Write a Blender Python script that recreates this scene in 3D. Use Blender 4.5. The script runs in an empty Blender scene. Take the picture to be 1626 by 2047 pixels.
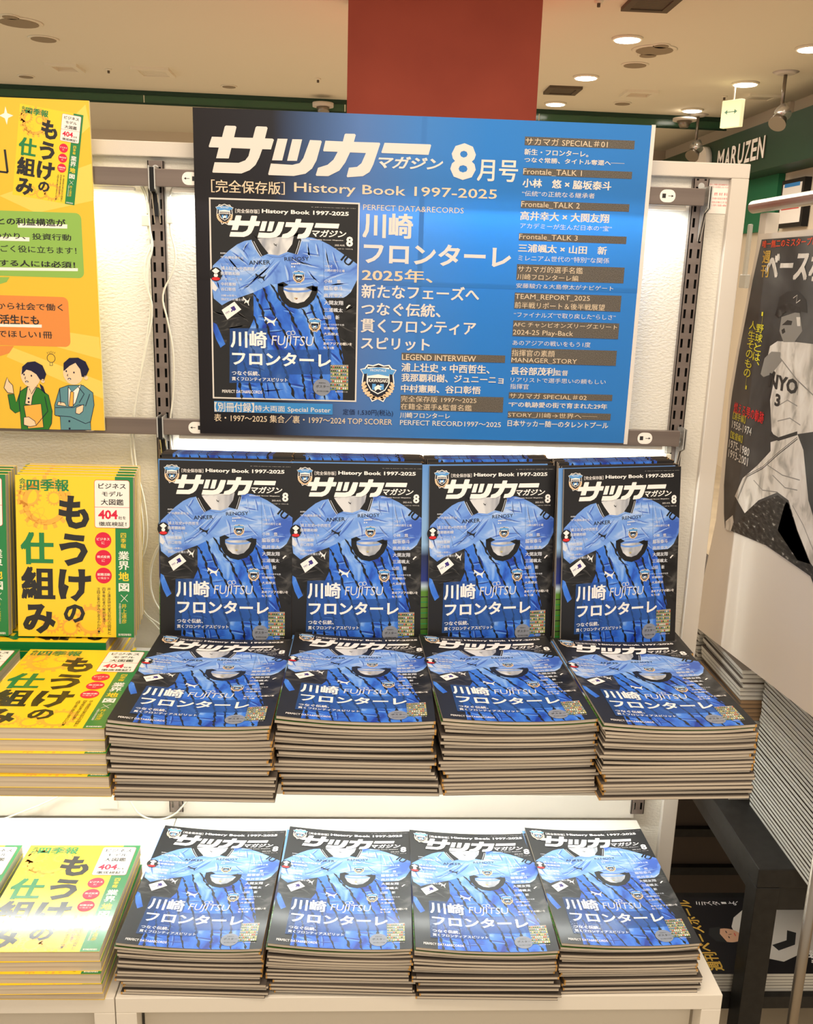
import bpy, bmesh, math, random
import numpy as np
from mathutils import Vector, Matrix, Euler
from mathutils.geometry import tessellate_polygon
random.seed(7)
SC = bpy.context.scene
COL = SC.collection

# ------------------------------------------------------------------ camera
F, CX, CY, CZ, PITCH, YAW, ROLL = 1894.0, .3427, -1.6537, 1.0367, 14.289, 2.882, 1.832
def cam_axes():
    a, b, c = (math.radians(v) for v in (PITCH, YAW, ROLL))
    f = np.array([math.sin(b)*math.cos(a), math.cos(b)*math.cos(a), -math.sin(a)])
    r = np.cross(f, [0, 0, 1]); r /= np.linalg.norm(r); u = np.cross(r, f)
    return f, r*math.cos(c)+u*math.sin(c), -r*math.sin(c)+u*math.cos(c)
FW, RT, UP = cam_axes()
EYE = np.array([CX, CY, CZ])
cd = bpy.data.cameras.new('camera'); cam = bpy.data.objects.new('camera', cd); COL.objects.link(cam)
cd.sensor_fit = 'VERTICAL'; cd.sensor_height = 36.0; cd.lens = F*36.0/2047.0; cd.clip_start = .01
M = Matrix.Identity(4)
for i in range(3):
    M[i][0], M[i][1], M[i][2], M[i][3] = RT[i], UP[i], -FW[i], EYE[i]
cam.matrix_world = M; SC.camera = cam
def at(px, py, x=None, y=None, z=None):
    """point of the photograph's ray on the plane x=, y= or z="""
    d = FW*F + RT*(px-813) - UP*(py-1023.5)
    ax, v = (0, x) if x is not None else (1, y) if y is not None else (2, z)
    return EYE + d*((v-EYE[ax])/d[ax])

# ------------------------------------------------------------------ world, lamps, exposure
def lin(c):
    return tuple(((v/255)/12.92 if v/255 <= .04045 else ((v/255+.055)/1.055)**2.4) for v in c)
w = bpy.data.worlds.new('world'); SC.world = w; w.use_nodes = True
w.node_tree.nodes['Background'].inputs[0].default_value = (1.0, .91, .78, 1)
w.node_tree.nodes['Background'].inputs[1].default_value = .78
SC.view_settings.view_transform = 'Standard'; SC.view_settings.look = 'None'
SC.view_settings.exposure = 0.0; SC.view_settings.gamma = 1.0; SC.view_settings.use_curve_mapping = False
def area(name, loc, rot, sx, sy, watt, col):
    l = bpy.data.lights.new(name, 'AREA'); l.shape = 'RECTANGLE'; l.size = sx; l.size_y = sy
    l.energy = watt; l.color = col
    o = bpy.data.objects.new(name, l); COL.objects.link(o); o.location = loc
    o.rotation_euler = Euler([math.radians(v) for v in rot]); return o
WARM = (1.0, .84, .66); NEU = (.96, 1.0, .95)
area('ceiling_area_light', (.5, -1.1, 2.2), (0, 0, 0), 1.6, .5, 34, WARM)
area('ceiling_area_light', (.4, -2.6, 2.2), (32, 0, 0), 3.0, 1.0, 36, WARM)
area('far_ceiling_light', (.5, 4.2, 2.2), (0, 0, 0), 3.5, 2.5, 150, (1, .92, .78))
area('cove_light', (3.27, 5.0, 2.08), (180, 8, 0), .06, 6.0, 26, (1, .95, .85))
area('ceiling_area_light', (.9, 1.2, 2.2), (0, 0, 0), 2.0, .6, 22, WARM)  # no lamp known here; added to brighten the front of the red column
for x0 in (-.9, 0.0):
    area('strip_light', (x0+.45, -.030, 1.142), (14, 0, 0), .84, .012, 1.7, NEU)
    if x0 == 0: area('strip_light', (x0+.45, -.030, .742), (10, 0, 0), .84, .012, 2.2, NEU)
    area('strip_light', (x0+.45, -.11, .325), (-10, 0, 0), .84, .014, 3.4, NEU)

# ------------------------------------------------------------------ materials
MATS = {}
def mat(name, rgb, rough=.6, spec=.3, metal=0., coat=0., transl=0., alpha=1., emit=0., bump=None, noise=None, ramp=None):
    if name in MATS: return MATS[name]
    m = bpy.data.materials.new(name); m.use_nodes = True; MATS[name] = m
    nt = m.node_tree; b = nt.nodes['Principled BSDF']; out = nt.nodes['Material Output']
    c = (*lin(rgb), 1)
    b.inputs['Base Color'].default_value = c
    b.inputs['Roughness'].default_value = rough; b.inputs['Metallic'].default_value = metal
    b.inputs['Specular IOR Level'].default_value = spec
    b.inputs['Coat Weight'].default_value = coat; b.inputs['Coat Roughness'].default_value = .12
    tc = nt.nodes.new('ShaderNodeTexCoord'); csrc = None
    if noise:   # (scale xyz, detail, [(pos,rgb)...], distortion)
        mp = nt.nodes.new('ShaderNodeMapping'); mp.inputs['Scale'].default_value = noise[0]
        if len(noise) > 4: mp.inputs['Rotation'].default_value = noise[4]
        n = nt.nodes.new('ShaderNodeTexNoise'); n.inputs['Scale'].default_value = 1; n.inputs['Detail'].default_value = noise[1]
        n.inputs['Distortion'].default_value = noise[3]
        nt.links.new(tc.outputs['Object'], mp.inputs[0]); nt.links.new(mp.outputs[0], n.inputs['Vector'])
        r = nt.nodes.new('ShaderNodeValToRGB'); el = r.color_ramp.elements
        while len(el) < len(noise[2]): el.new(.5)
        for e, (p, cc) in zip(el, noise[2]): e.position = p; e.color = (*lin(cc), 1)
        nt.links.new(n.outputs['Fac'], r.inputs[0]); csrc = r.outputs[0]
        nt.links.new(csrc, b.inputs['Base Color'])
    if ramp:    # (axis, lo, hi, [(pos,rgb)...])
        sp = nt.nodes.new('ShaderNodeSeparateXYZ'); nt.links.new(tc.outputs['Object'], sp.inputs[0])
        mr = nt.nodes.new('ShaderNodeMapRange'); mr.inputs[1].default_value = ramp[1]; mr.inputs[2].default_value = ramp[2]
        nt.links.new(sp.outputs[ramp[0]], mr.inputs[0])
        r = nt.nodes.new('ShaderNodeValToRGB'); el = r.color_ramp.elements
        while len(el) < len(ramp[3]): el.new(.5)
        for e, (p, cc) in zip(el, ramp[3]): e.position = p; e.color = (*lin(cc), 1)
        nt.links.new(mr.outputs[0], r.inputs[0]); csrc = r.outputs[0]
        nt.links.new(csrc, b.inputs['Base Color'])
    if bump:    # (scale, strength, distance)
        mp2 = nt.nodes.new('ShaderNodeMapping'); s = bump[0]
        mp2.inputs['Scale'].default_value = s if isinstance(s, tuple) else (s, s, s)
        n2 = nt.nodes.new('ShaderNodeTexNoise'); n2.inputs['Scale'].default_value = 1; n2.inputs['Detail'].default_value = 2
        nt.links.new(tc.outputs['Object'], mp2.inputs[0]); nt.links.new(mp2.outputs[0], n2.inputs['Vector'])
        bp = nt.nodes.new('ShaderNodeBump'); bp.inputs['Strength'].default_value = bump[1]; bp.inputs['Distance'].default_value = bump[2]
        nt.links.new(n2.outputs['Fac'], bp.inputs['Height']); nt.links.new(bp.outputs[0], b.inputs['Normal'])
    sh = b.outputs[0]
    if transl:
        t = nt.nodes.new('ShaderNodeBsdfTranslucent'); t.inputs[0].default_value = c
        if csrc: nt.links.new(csrc, t.inputs[0])
        mx = nt.nodes.new('ShaderNodeMixShader'); mx.inputs[0].default_value = transl
        nt.links.new(sh, mx.inputs[1]); nt.links.new(t.outputs[0], mx.inputs[2]); sh = mx.outputs[0]
    if alpha < 1:
        t = nt.nodes.new('ShaderNodeBsdfTransparent'); mx = nt.nodes.new('ShaderNodeMixShader'); mx.inputs[0].default_value = 1-alpha
        nt.links.new(sh, mx.inputs[1]); nt.links.new(t.outputs[0], mx.inputs[2]); sh = mx.outputs[0]
    if emit:
        b.inputs['Emission Color'].default_value = c; b.inputs['Emission Strength'].default_value = emit
    nt.links.new(sh, out.inputs['Surface'])
    return m
G = dict(rough=.42, spec=.35, coat=.12)
m_ink_black = mat('cover_black', (30, 30, 33), **G)
m_ink_white = mat('print_white', (250, 246, 244), **G)
m_shirt = mat('shirt_light_blue', (95, 150, 235), noise=((14, 26, 10), 3, [(.3, (62, 100, 196)), (.42, (108, 152, 232)), (.56, (126, 170, 240)), (.7, (200, 220, 252))], 1.6, (0, 0, .5)), **G)
m_jersey = mat('jersey_blue', (50, 110, 215), noise=((26, 16, 10), 4, [(.3, (22, 54, 160)), (.44, (46, 106, 218)), (.58, (70, 134, 236)), (.7, (150, 192, 250))], 1.2, (0, 0, .35)), **G)
m_sleeve = mat('sleeve_black', (28, 28, 30), noise=((16, 30, 10), 3, [(.35, (14, 14, 16)), (.55, (34, 34, 36)), (.72, (92, 90, 88))], 2.0, (0, 0, .7)), **G)
m_collar = mat('collar_black', (22, 22, 24), **G)
m_lining = mat('collar_lining', (205, 208, 214), noise=((40, 20, 10), 2, [(.35, (150, 155, 168)), (.6, (222, 224, 228))], .6), **G)
m_box = mat('title_box_blue', (46, 92, 168), alpha=.55, **G)
m_boxd = mat('title_box_navy', (46, 66, 98), **G)
m_grey_text = mat('list_text', (222, 226, 236), **G)
m_cream = mat('wreath_cream', (240, 205, 165), **G)
m_sky = mat('crest_blue', (92, 160, 225), **G)
m_navy = mat('crest_navy', (25, 28, 45), **G)
m_red = mat('print_red', (215, 40, 45), **G)
m_purple = mat('trophy_purple', (60, 45, 130), **G)
m_sticker = mat('sticker_grey', (150, 156, 168), alpha=.85, **G)
m_mosaic = mat('squad_photos', (150, 140, 110), noise=((420, 420, 100), 1, [(.38, (40, 35, 30)), (.46, (190, 60, 50)), (.5, (235, 225, 205)), (.56, (90, 150, 70)), (.62, (240, 230, 120))], 0), **G)
m_pages = mat('page_edges', (198, 186, 170), rough=.85, spec=.1, noise=((3, 3, 1500), 2, [(.3, (150, 138, 122)), (.5, (206, 194, 178)), (.7, (222, 212, 196))], 0))
m_bpages = mat('book_page_edges', (206, 190, 168), rough=.85, spec=.1, noise=((3, 3, 900), 2, [(.3, (184, 168, 146)), (.55, (212, 198, 176))], 0))
m_spine = mat('spine_tan', (196, 150, 84), rough=.5)
m_edge = mat('cover_edge', (84, 76, 70), rough=.6)
# yellow book
m_yel = mat('book_yellow', (250, 214, 36), rough=.3, spec=.5, coat=.5)
m_yel2 = mat('book_orange_print', (247, 182, 62), rough=.3, spec=.5, coat=.5)
m_grn = mat('book_green', (18, 130, 66), rough=.3, spec=.5, coat=.5)
m_blk = mat('book_black', (24, 20, 16), rough=.3, spec=.5, coat=.5)
m_bred = mat('book_red', (222, 32, 70), **G)
m_bwhite = mat('book_label_white', (252, 246, 240), **G)
# back cover
m_ph1 = mat('squad_photo_grey', (150, 146, 132), **G); m_ph2 = mat('squad_photo_green', (96, 140, 70), **G); m_ph3 = mat('squad_photo_blue', (70, 120, 190), **G); m_ph4 = mat('squad_photo_yellow', (220, 205, 120), **G)
m_foldd = mat('shirt_fold_dark', (74, 112, 204), **G); m_foldl = mat('shirt_fold_light', (168, 198, 246), **G); m_jd = mat('jersey_fold_dark', (26, 60, 160), **G); m_jl = mat('jersey_fold_light', (104, 156, 240), **G); m_sl = mat('sleeve_sheen', (66, 64, 64), **G)
m_backcover = mat('back_cover_scene', (100, 160, 220), ramp=('Y', 0, .297, [(0, (40, 84, 24)), (.30, (92, 140, 50)), (.33, (190, 210, 225)), (.36, (38, 52, 130)), (.50, (40, 50, 90)), (.56, (150, 190, 230)), (1.0, (96, 150, 222))]), **G)
# structure
m_wallp = mat('embossed_wallpaper', (226, 222, 212), rough=.7, spec=.2, bump=((150, 150, 260), .7, .0016))
m_frame = mat('wall_frame_cream', (222, 214, 204), rough=.6, bump=(600, .2, .0004))
m_white = mat('white_laminate', (232, 226, 216), rough=.4, spec=.3)
m_ceil = mat('ceiling_paint', (240, 233, 214), rough=.9, spec=.1, bump=(40, .05, .002))
m_floor = mat('floor_beige', (196, 182, 158), rough=.5, noise=((5, 5, 5), 3, [(.3, (186, 172, 150)), (.7, (206, 192, 168))], 0))
m_steel = mat('brushed_steel', (176, 166, 160), rough=.38, metal=.45, noise=((3, 3, 60), 2, [(.3, (120, 108, 102)), (.7, (134, 122, 115))], 0))
m_chrome = mat('chrome', (215, 212, 206), rough=.24, metal=.75)
m_dark = mat('slot_black', (16, 15, 14), rough=.8)
m_blackmetal = mat('black_bracket', (30, 30, 32), rough=.35, metal=.3)
m_cable = mat('white_cable', (226, 222, 206), rough=.45)
m_glassg = mat('green_glass', (42, 96, 66), rough=.15, spec=.5, alpha=.82)
m_redcol = mat('red_column', (170, 76, 60), rough=.65, noise=((3, 3, 3), 3, [(.3, (164, 72, 58)), (.7, (176, 80, 64))], 0))
m_green = mat('green_wall', (34, 112, 76), rough=.6)
m_dgreen = mat('fascia_dark_green', (34, 62, 46), rough=.5)
m_cwall = mat('cream_wall', (222, 208, 186), rough=.8)
m_tableblk = mat('black_table', (30, 29, 28), rough=.45, spec=.3, noise=((60, 60, 60), 3, [(.3, (25, 24, 23)), (.7, (36, 35, 34))], 0))
m_rubber = mat('grille_grey', (98, 88, 74), rough=.7)
m_fit = mat('fitting_beige', (156, 142, 120), rough=.7)
m_paper = mat('white_paper', (236, 226, 214), rough=.6, transl=.15)
m_lamp = mat('lamp_glow', (255, 246, 232), emit=12.)
m_clear = mat('clear_plastic', (225, 225, 218), rough=.2, alpha=.6)
m_darkwall = mat('dark_back_panel', (74, 64, 56), rough=.7)
m_silver = mat('silver_pole', (150, 142, 132), rough=.3, metal=.9)

# ------------------------------------------------------------------ object helpers
def link(name, data, parent=None, loc=(0, 0, 0), rot=(0, 0, 0)):
    o = bpy.data.objects.new(name, data); COL.objects.link(o)
    o.location = loc; o.rotation_euler = rot
    if parent: o.parent = parent
    return o
def tag(o, label, cat, group=None):
    o['label'] = label; o['category'] = cat
    if group: o['group'] = group
    return o
def thing(name, label, cat, loc=(0, 0, 0), rot=(0, 0, 0), group=None):
    return tag(link(name, None, None, loc, rot), label, cat, group)
def structure(o):
    o['kind'] = 'structure'; return o
def box_geo(bm, x0, x1, y0, y1, z0, z1, mi=0, bev=0):
    g = bmesh.ops.create_cube(bm, size=1)['verts']
    for v in g:
        v.co = Vector(((x0+x1)/2+v.co.x*(x1-x0), (y0+y1)/2+v.co.y*(y1-y0), (z0+z1)/2+v.co.z*(z1-z0)))
    fs = set(f for v in g for f in v.link_faces)
    for f in fs: f.material_index = mi
    if bev:
        es = list(set(e for v in g for e in v.link_edges))
        r = bmesh.ops.bevel(bm, geom=es, offset=bev, segments=2, affect='EDGES', profile=.5)
        for f in r['faces']: f.material_index = mi
def mesh_of(bm, name, mats):
    me = bpy.data.meshes.new(name); bm.to_mesh(me); bm.free()
    for m in mats: me.materials.append(m)
    return me
def boxes(name, lst, mats, parent=None, bev=0, loc=(0, 0, 0), rot=(0, 0, 0)):
    bm = bmesh.new()
    for b in lst: box_geo(bm, *b[:6], mi=(b[6] if len(b) > 6 else 0), bev=bev)
    return link(name, mesh_of(bm, name, mats if isinstance(mats, list) else [mats]), parent, loc, rot)
def cyl_geo(bm, p, q, r, r2=None, seg=20, mi=0):
    p, q = Vector(p), Vector(q); d = q-p
    mt = Matrix.Translation((p+q)/2) @ d.to_track_quat('Z', 'Y').to_matrix().to_4x4()
    g = bmesh.ops.create_cone(bm, cap_ends=True, segments=seg, radius1=r, radius2=(r if r2 is None else r2), depth=d.length, matrix=mt)
    for f in set(f for v in g['verts'] for f in v.link_faces):
        f.material_index = mi; f.smooth = len(f.verts) == 4
def cyls(name, lst, mats, parent=None, seg=20, loc=(0, 0, 0)):
    bm = bmesh.new()
    for c in lst: cyl_geo(bm, c[0], c[1], c[2], c[3] if len(c) > 3 else None, seg, c[4] if len(c) > 4 else 0)
    return link(name, mesh_of(bm, name, mats if isinstance(mats, list) else [mats]), parent, loc)
def tube(name, pts, r, m, parent=None):
    cu = bpy.data.curves.new(name, 'CURVE'); cu.dimensions = '3D'; cu.bevel_depth = r; cu.bevel_resolution = 2; cu.resolution_u = 5
    s = cu.splines.new('BEZIER'); s.bezier_points.add(len(pts)-1)
    for b, p in zip(s.bezier_points, pts):
        b.co = p; b.handle_left_type = b.handle_right_type = 'AUTO'
    t = bpy.data.objects.new('tmp', cu); COL.objects.link(t)
    dg = bpy.context.evaluated_depsgraph_get()
    me = bpy.data.meshes.new_from_object(t.evaluated_get(dg)); bpy.data.objects.remove(t); bpy.data.curves.remove(cu)
    me.materials.clear(); me.materials.append(m)
    for p in me.polygons: p.use_smooth = True
    return link(name, me, parent)

# ------------------------------------------------------------------ flat print ("Art"): mm, x right, y down
TXT = {}
SAFE = set('フロンターレもうけのみイアマガジスピリットッサカ ABCDEFGHIJKLMNOPQRSTUVWXYZabcdefghijklmnopqrstuvwxyz0123456789-&.')
def glyphs(s, bold, res=2):
    k = (s, bold, res)
    if k in TXT: return TXT[k]
    cu = bpy.data.curves.new('t', 'FONT'); cu.body = s; cu.size = 1; safe = all(ch in SAFE for ch in s); cu.offset = bold if safe else 0; cu.resolution_u = res; cu.fill_mode = 'FRONT'
    o = bpy.data.objects.new('t', cu); COL.objects.link(o)
    dg = bpy.context.evaluated_depsgraph_get(); me = bpy.data.meshes.new_from_object(o.evaluated_get(dg))
    v = np.empty(len(me.vertices)*3, np.float32); me.vertices.foreach_get('co', v); v = v.reshape(-1, 3)[:, :2].astype(float)
    me.calc_loop_triangles(); t = np.empty(len(me.loop_triangles)*3, np.int32); me.loop_triangles.foreach_get('vertices', t); t = t.reshape(-1, 3)
    bpy.data.objects.remove(o); bpy.data.curves.remove(cu); bpy.data.meshes.remove(me)
    if len(v) == 0: v = np.zeros((3, 2)); t = np.zeros((0, 3), int)
    if bold > .008 and not safe:
        d = bold*.9; n = len(v); sh = [(-d, -d*.6), (d, -d*.6), (-d, d*.6), (d, d*.6), (0, 0)]
        v = np.concatenate([v+np.array(q) for q in sh]); t = np.concatenate([t+n*k for k in range(5)])
    TXT[k] = (v, t); return TXT[k]
class Art:
    def __init__(s): s.items = []
    def raw(s, v, t, m, L): s.items.append((np.asarray(v, float), np.asarray(t, int).reshape(-1, 3), m, L))
    def poly(s, pts, m, L):
        tr = tessellate_polygon([[Vector((p[0], p[1], 0)) for p in pts]]); s.raw(pts, tr, m, L)
    def rect(s, x0, y0, x1, y1, m, L): s.poly([(x0, y0), (x1, y0), (x1, y1), (x0, y1)], m, L)
    def rrect(s, x0, y0, x1, y1, r, m, L):
        p = []
        for cx, cy, a in ((x1-r, y0+r, -90), (x1-r, y1-r, 0), (x0+r, y1-r, 90), (x0+r, y0+r, 180)):
            for k in range(6): p.append((cx+r*math.cos(math.radians(a+18*k)), cy+r*math.sin(math.radians(a+18*k))))
        s.poly(p, m, L)
    def disc(s, cx, cy, rx, ry, m, L, n=32, rot=0):
        c, d = math.cos(rot), math.sin(rot)
        s.poly([(cx+rx*math.cos(a)*c-ry*math.sin(a)*d, cy+rx*math.cos(a)*d+ry*math.sin(a)*c) for a in (2*math.pi*k/n for k in range(n))], m, L)
    def ring(s, cx, cy, rx, ry, w, m, L, n=28, rot=0):
        c, d = math.cos(rot), math.sin(rot)
        s.line([(cx+rx*math.cos(a)*c-ry*math.sin(a)*d, cy+rx*math.cos(a)*d+ry*math.sin(a)*c) for a in (2*math.pi*k/n for k in range(n+1))], w, m, L)
    def line(s, pts, w, m, L, jag=0):
        P = [np.array(p, float) for p in pts]
        if jag:
            Q = []
            for a, b in zip(P[:-1], P[1:]):
                n = max(2, int(np.linalg.norm(b-a)/(jag*.9)))
                for k in range(n): Q.append(a+(b-a)*k/n)
            Q.append(P[-1]); P = Q
        V = []; T = []
        for i, p in enumerate(P):
            a = P[max(0, i-1)]; b = P[min(len(P)-1, i+1)]; d = b-a; d = d/(np.linalg.norm(d)+1e-9); n = np.array([-d[1], d[0]])
            ww = w if not jag else w*random.uniform(.55, 1.5)
            off = n*(random.uniform(-.5, .5)*jag*.7) if jag else 0
            sk = d*(jag*.5) if jag else 0
            V += [p+n*ww/2+off-sk, p-n*ww/2+off+sk]
            if i: k = 2*i; T += [(k-2, k-1, k+1), (k-2, k+1, k)]
        s.raw(V, T, m, L)
    def text(s, st, x0, y0, x1, y1, m, L, bold=.012, shear=0, rot=0, keep=False):
        v, t = glyphs(st, bold); v = v.copy()
        if shear: v[:, 0] += v[:, 1]*shear
        lo, hi = v.min(0), v.max(0); d = np.maximum(hi-lo, 1e-6)
        sx, sy = (x1-x0)/d[0], (y1-y0)/d[1]
        if keep: sx = sy = min(sx, sy)
        q = np.empty_like(v); q[:, 0] = x0+(v[:, 0]-lo[0])*sx; q[:, 1] = y1-(v[:, 1]-lo[1])*sy
        if rot:
            c = np.array([(x0+x1)/2, (y0+y1)/2]); a = math.radians(rot); q = q-c
            q = np.stack([q[:, 0]*math.cos(a)-q[:, 1]*math.sin(a), q[:, 0]*math.sin(a)+q[:, 1]*math.cos(a)], 1)+c
        if bold > .008 and not all(ch in SAFE for ch in st):
            n = len(q)//5; k4 = len(t)//5
            for k in range(5): s.raw(q[n*k:n*k+n], t[k4*k:k4*k+k4]-n*k, m, L+.22*k)
        else: s.raw(q, t, m, L)
    def vtext(s, st, x0, y0, x1, y1, m, L, bold=.012):
        n = len(st); h = (y1-y0)/n
        for i, ch in enumerate(st):
            if ch in '、。': s.text(ch, x0+(x1-x0)*.65, y0+i*h, x1, y0+i*h+h*.35, m, L, bold)
            elif ch in '「」ー': s.text(ch, x0+(x1-x0)*.2, y0+i*h+h*.3, x1, y0+i*h+h*.7, m, L, bold, rot=90)
            else: s.text(ch, x0, y0+i*h+h*.05, x1, y0+(i+1)*h-h*.05, m, L, bold)
    def place(s, other, fn, L0=0):
        for v, t, m, L in other.items: s.raw(np.array([fn(p) for p in v]), t, m, L0+L)
    def mesh(s, name, H, step=.00007, cut=None, bend=None, z0=0.):
        mats = []; V = []; T = []; MI = []; n = 0
        for v, t, m, L in s.items:
            if m not in mats: mats.append(m)
            V.append(np.column_stack([v[:, 0]/1000, (H-v[:, 1])/1000, np.full(len(v), z0+L*step)])); T.append(t+n); MI.append(np.full(len(t), mats.index(m))); n += len(v)
        V = np.concatenate(V); T = np.concatenate(T); MI = np.concatenate(MI)
        a, b, c = V[T[:, 0]], V[T[:, 1]], V[T[:, 2]]
        cr = (b[:, 0]-a[:, 0])*(c[:, 1]-a[:, 1])-(b[:, 1]-a[:, 1])*(c[:, 0]-a[:, 0])
        T[cr < 0] = T[cr < 0][:, [0, 2, 1]]
        ok = np.abs(cr) > 1e-13; T = T[ok]; MI = MI[ok]
        me = bpy.data.meshes.new(name); me.from_pydata(V.tolist(), [], T.tolist()); me.polygons.foreach_set('material_index', MI.astype(np.int32))
        for m in mats: me.materials.append(m)
        if cut:
            bm = bmesh.new(); bm.from_mesh(me)
            for x in cut: bmesh.ops.bisect_plane(bm, geom=bm.verts[:]+bm.edges[:]+bm.faces[:], dist=1e-7, plane_co=(x, 0, 0), plane_no=(1, 0, 0))
            bm.to_mesh(me); bm.free()
        if bend:
            for v in me.vertices: v.co.z += bend(v.co.x)
        me.update(); return me
def homog(src, dst):
    A = []; B = []
    for (x, y), (u, v) in zip(src, dst):
        A += [[x, y, 1, 0, 0, 0, -u*x, -u*y], [0, 0, 0, x, y, 1, -v*x, -v*y]]; B += [u, v]
    h = np.append(np.linalg.solve(np.array(A, float), np.array(B, float)), 1).reshape(3, 3)
    def f(x, y):
        p = h @ np.array([x, y, 1.0]); return (p[0]/p[2], p[1]/p[2])
    return f

# poster plane of the big blue poster: image px -> mm (728 x 515)
PH = homog([(383, 213.5), (1302, 254), (400, 865), (1247, 885)], [(0, 0), (728, 0), (0, 515), (728, 515)])
def zone(ox, oy, s): return lambda x, y: PH(ox+x/s, oy+y/s)
LOGO = dict(
 sa=[(143, 247), (212, 250), (230, 180), (238, 172), (302, 175), (310, 183), (294, 252), (422, 256), (440, 186), (448, 178), (514, 181), (522, 190), (504, 260), (556, 262), (565, 270), (545, 335), (486, 333), (466, 390), (440, 440), (400, 475), (345, 497), (150, 490), (147, 484), (162, 420), (325, 425), (370, 408), (392, 380), (405, 330), (276, 324), (258, 395), (172, 393), (190, 321), (124, 318), (122, 310)],
 a1=[(590, 262), (658, 264), (622, 410), (552, 408)], a2=[(690, 266), (757, 268), (722, 413), (655, 412)],
 a3=[(810, 272), (884, 276), (890, 284), (855, 410), (825, 465), (780, 500), (700, 515), (530, 508), (527, 500), (545, 430), (690, 440), (740, 428), (765, 395)],
 ka=[(915, 277), (1033, 283), (1045, 236), (1052, 230), (1114, 232), (1121, 240), (1108, 286), (1282, 292), (1287, 300), (1240, 440), (1215, 490), (1170, 518), (1065, 525), (1060, 517), (1075, 460), (1130, 455), (1160, 430), (1190, 362), (1082, 357), (1050, 425), (1010, 480), (935, 517), (855, 515), (850, 508), (865, 460), (930, 440), (970, 405), (998, 353), (903, 349), (900, 342)],
 bar=[(1316, 293), (1627, 305), (1632, 312), (1614, 376), (1297, 362), (1295, 355)])
zA = zone(380, 200, 3.3875)
logo_mm = {k: [zA(*p) for p in v] for k, v in LOGO.items()}
allp = np.array([p for v in logo_mm.values() for p in v]); LLO, LHI = allp.min(0), allp.max(0)
def draw_logo(a, x0, y0, x1, y1, m, L):
    for v in logo_mm.values():
        a.poly([(x0+(p[0]-LLO[0])/(LHI[0]-LLO[0])*(x1-x0), y0+(p[1]-LLO[1])/(LHI[1]-LLO[1])*(y1-y0)) for p in v], m, L)
def crest(a, x0, y0, x1, y1, L, fine=True):
    W, H = x1-x0, y1-y0
    P = lambda pts: [(x0+u*W, y0+v*H) for u, v in pts]
    out = [(0, .16), (.12, .13), (.2, .03), (.35, .05), (.5, 0), (.65, .05), (.8, .03), (.88, .13), (1, .16), (.92, .28), (.95, .5), (.9, .72), (.74, .86), (.66, 1), (.5, .93), (.34, 1), (.26, .86), (.1, .72), (.05, .5), (.08, .28)]
    a.poly(P(out), m_ink_white, L)
    c = np.array([.5, .5]); a.poly(P([tuple(c+(np.array(p)-c)*.93) for p in out]), m_navy, L+1)
    for sgn in (-1, 1):
        for k in range(7):
            t = k/6; ang = math.radians(8+t*72); cx = .5+sgn*.40*math.cos(ang); cy = .48+.42*math.sin(ang)
            a.disc(x0+cx*W, y0+cy*H, .085*W, .038*H, m_cream, L+2, 8, rot=sgn*(1.0-ang*.9) if sgn > 0 else math.pi-(1.0-ang*.9))
    a.poly(P([(.2, .1), (.8, .1), (.82, .5), (.7, .7), (.5, .8), (.3, .7), (.18, .5)]), m_ink_white, L+3)
    a.poly(P([(.22, .38), (.78, .38), (.78, .52), (.68, .68), (.5, .77), (.32, .68), (.22, .52)]), m_navy, L+4)
    a.poly(P([(.03, .17), (.22, .14), (.5, .1), (.78, .14), (.97, .17), (.9, .28), (.8, .27), (.8, .33), (.5, .28), (.2, .33), (.2, .27), (.1, .28)]), m_sky, L+5)
    a.rect(*P([(.34, .53)])[0], *P([(.44, .68)])[0], m_sky, L+5); a.rect(*P([(.56, .53)])[0], *P([(.66, .68)])[0], m_sky, L+5)
    a.poly(P([(.42, .72), (.4, .62), (.5, .55), (.62, .6), (.55, .62), (.6, .7), (.5, .66)]), m_ink_white, L+6)
    if fine:
        a.text('KAWASAKI', *P([(.24, .40)])[0], *P([(.76, .49)])[0], m_ink_white, L+6, .02)
        a.text('FRONTALE', *P([(.28, .15)])[0], *P([(.72, .21)])[0], m_ink_white, L+6, .0)
CAT = [(0, 0), (.12, .02), (.2, .12), (.42, .3), (.62, .42), (.78, .36), (.9, .2), (1, .02), (.97, .2), (.86, .45), (.8, .7), (.86, 1), (.76, .95), (.68, .72), (.5, .62), (.34, .66), (.2, .8), (.24, .6), (.34, .5), (.22, .34), (.1, .3), (.06, .5), (0, .44), (.05, .22)]

ORD = 'lowest second third fourth fifth sixth seventh eighth ninth tenth eleventh twelfth thirteenth fourteenth fifteenth sixteenth seventeenth eighteenth nineteenth twentieth twenty-first twenty-second twenty-third twenty-fourth twenty-fifth twenty-sixth twenty-seventh twenty-eighth twenty-ninth thirtieth thirty-first thirty-second thirty-third thirty-fourth thirty-fifth thirty-sixth thirty-seventh thirty-eighth thirty-ninth fortieth'.split()
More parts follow.
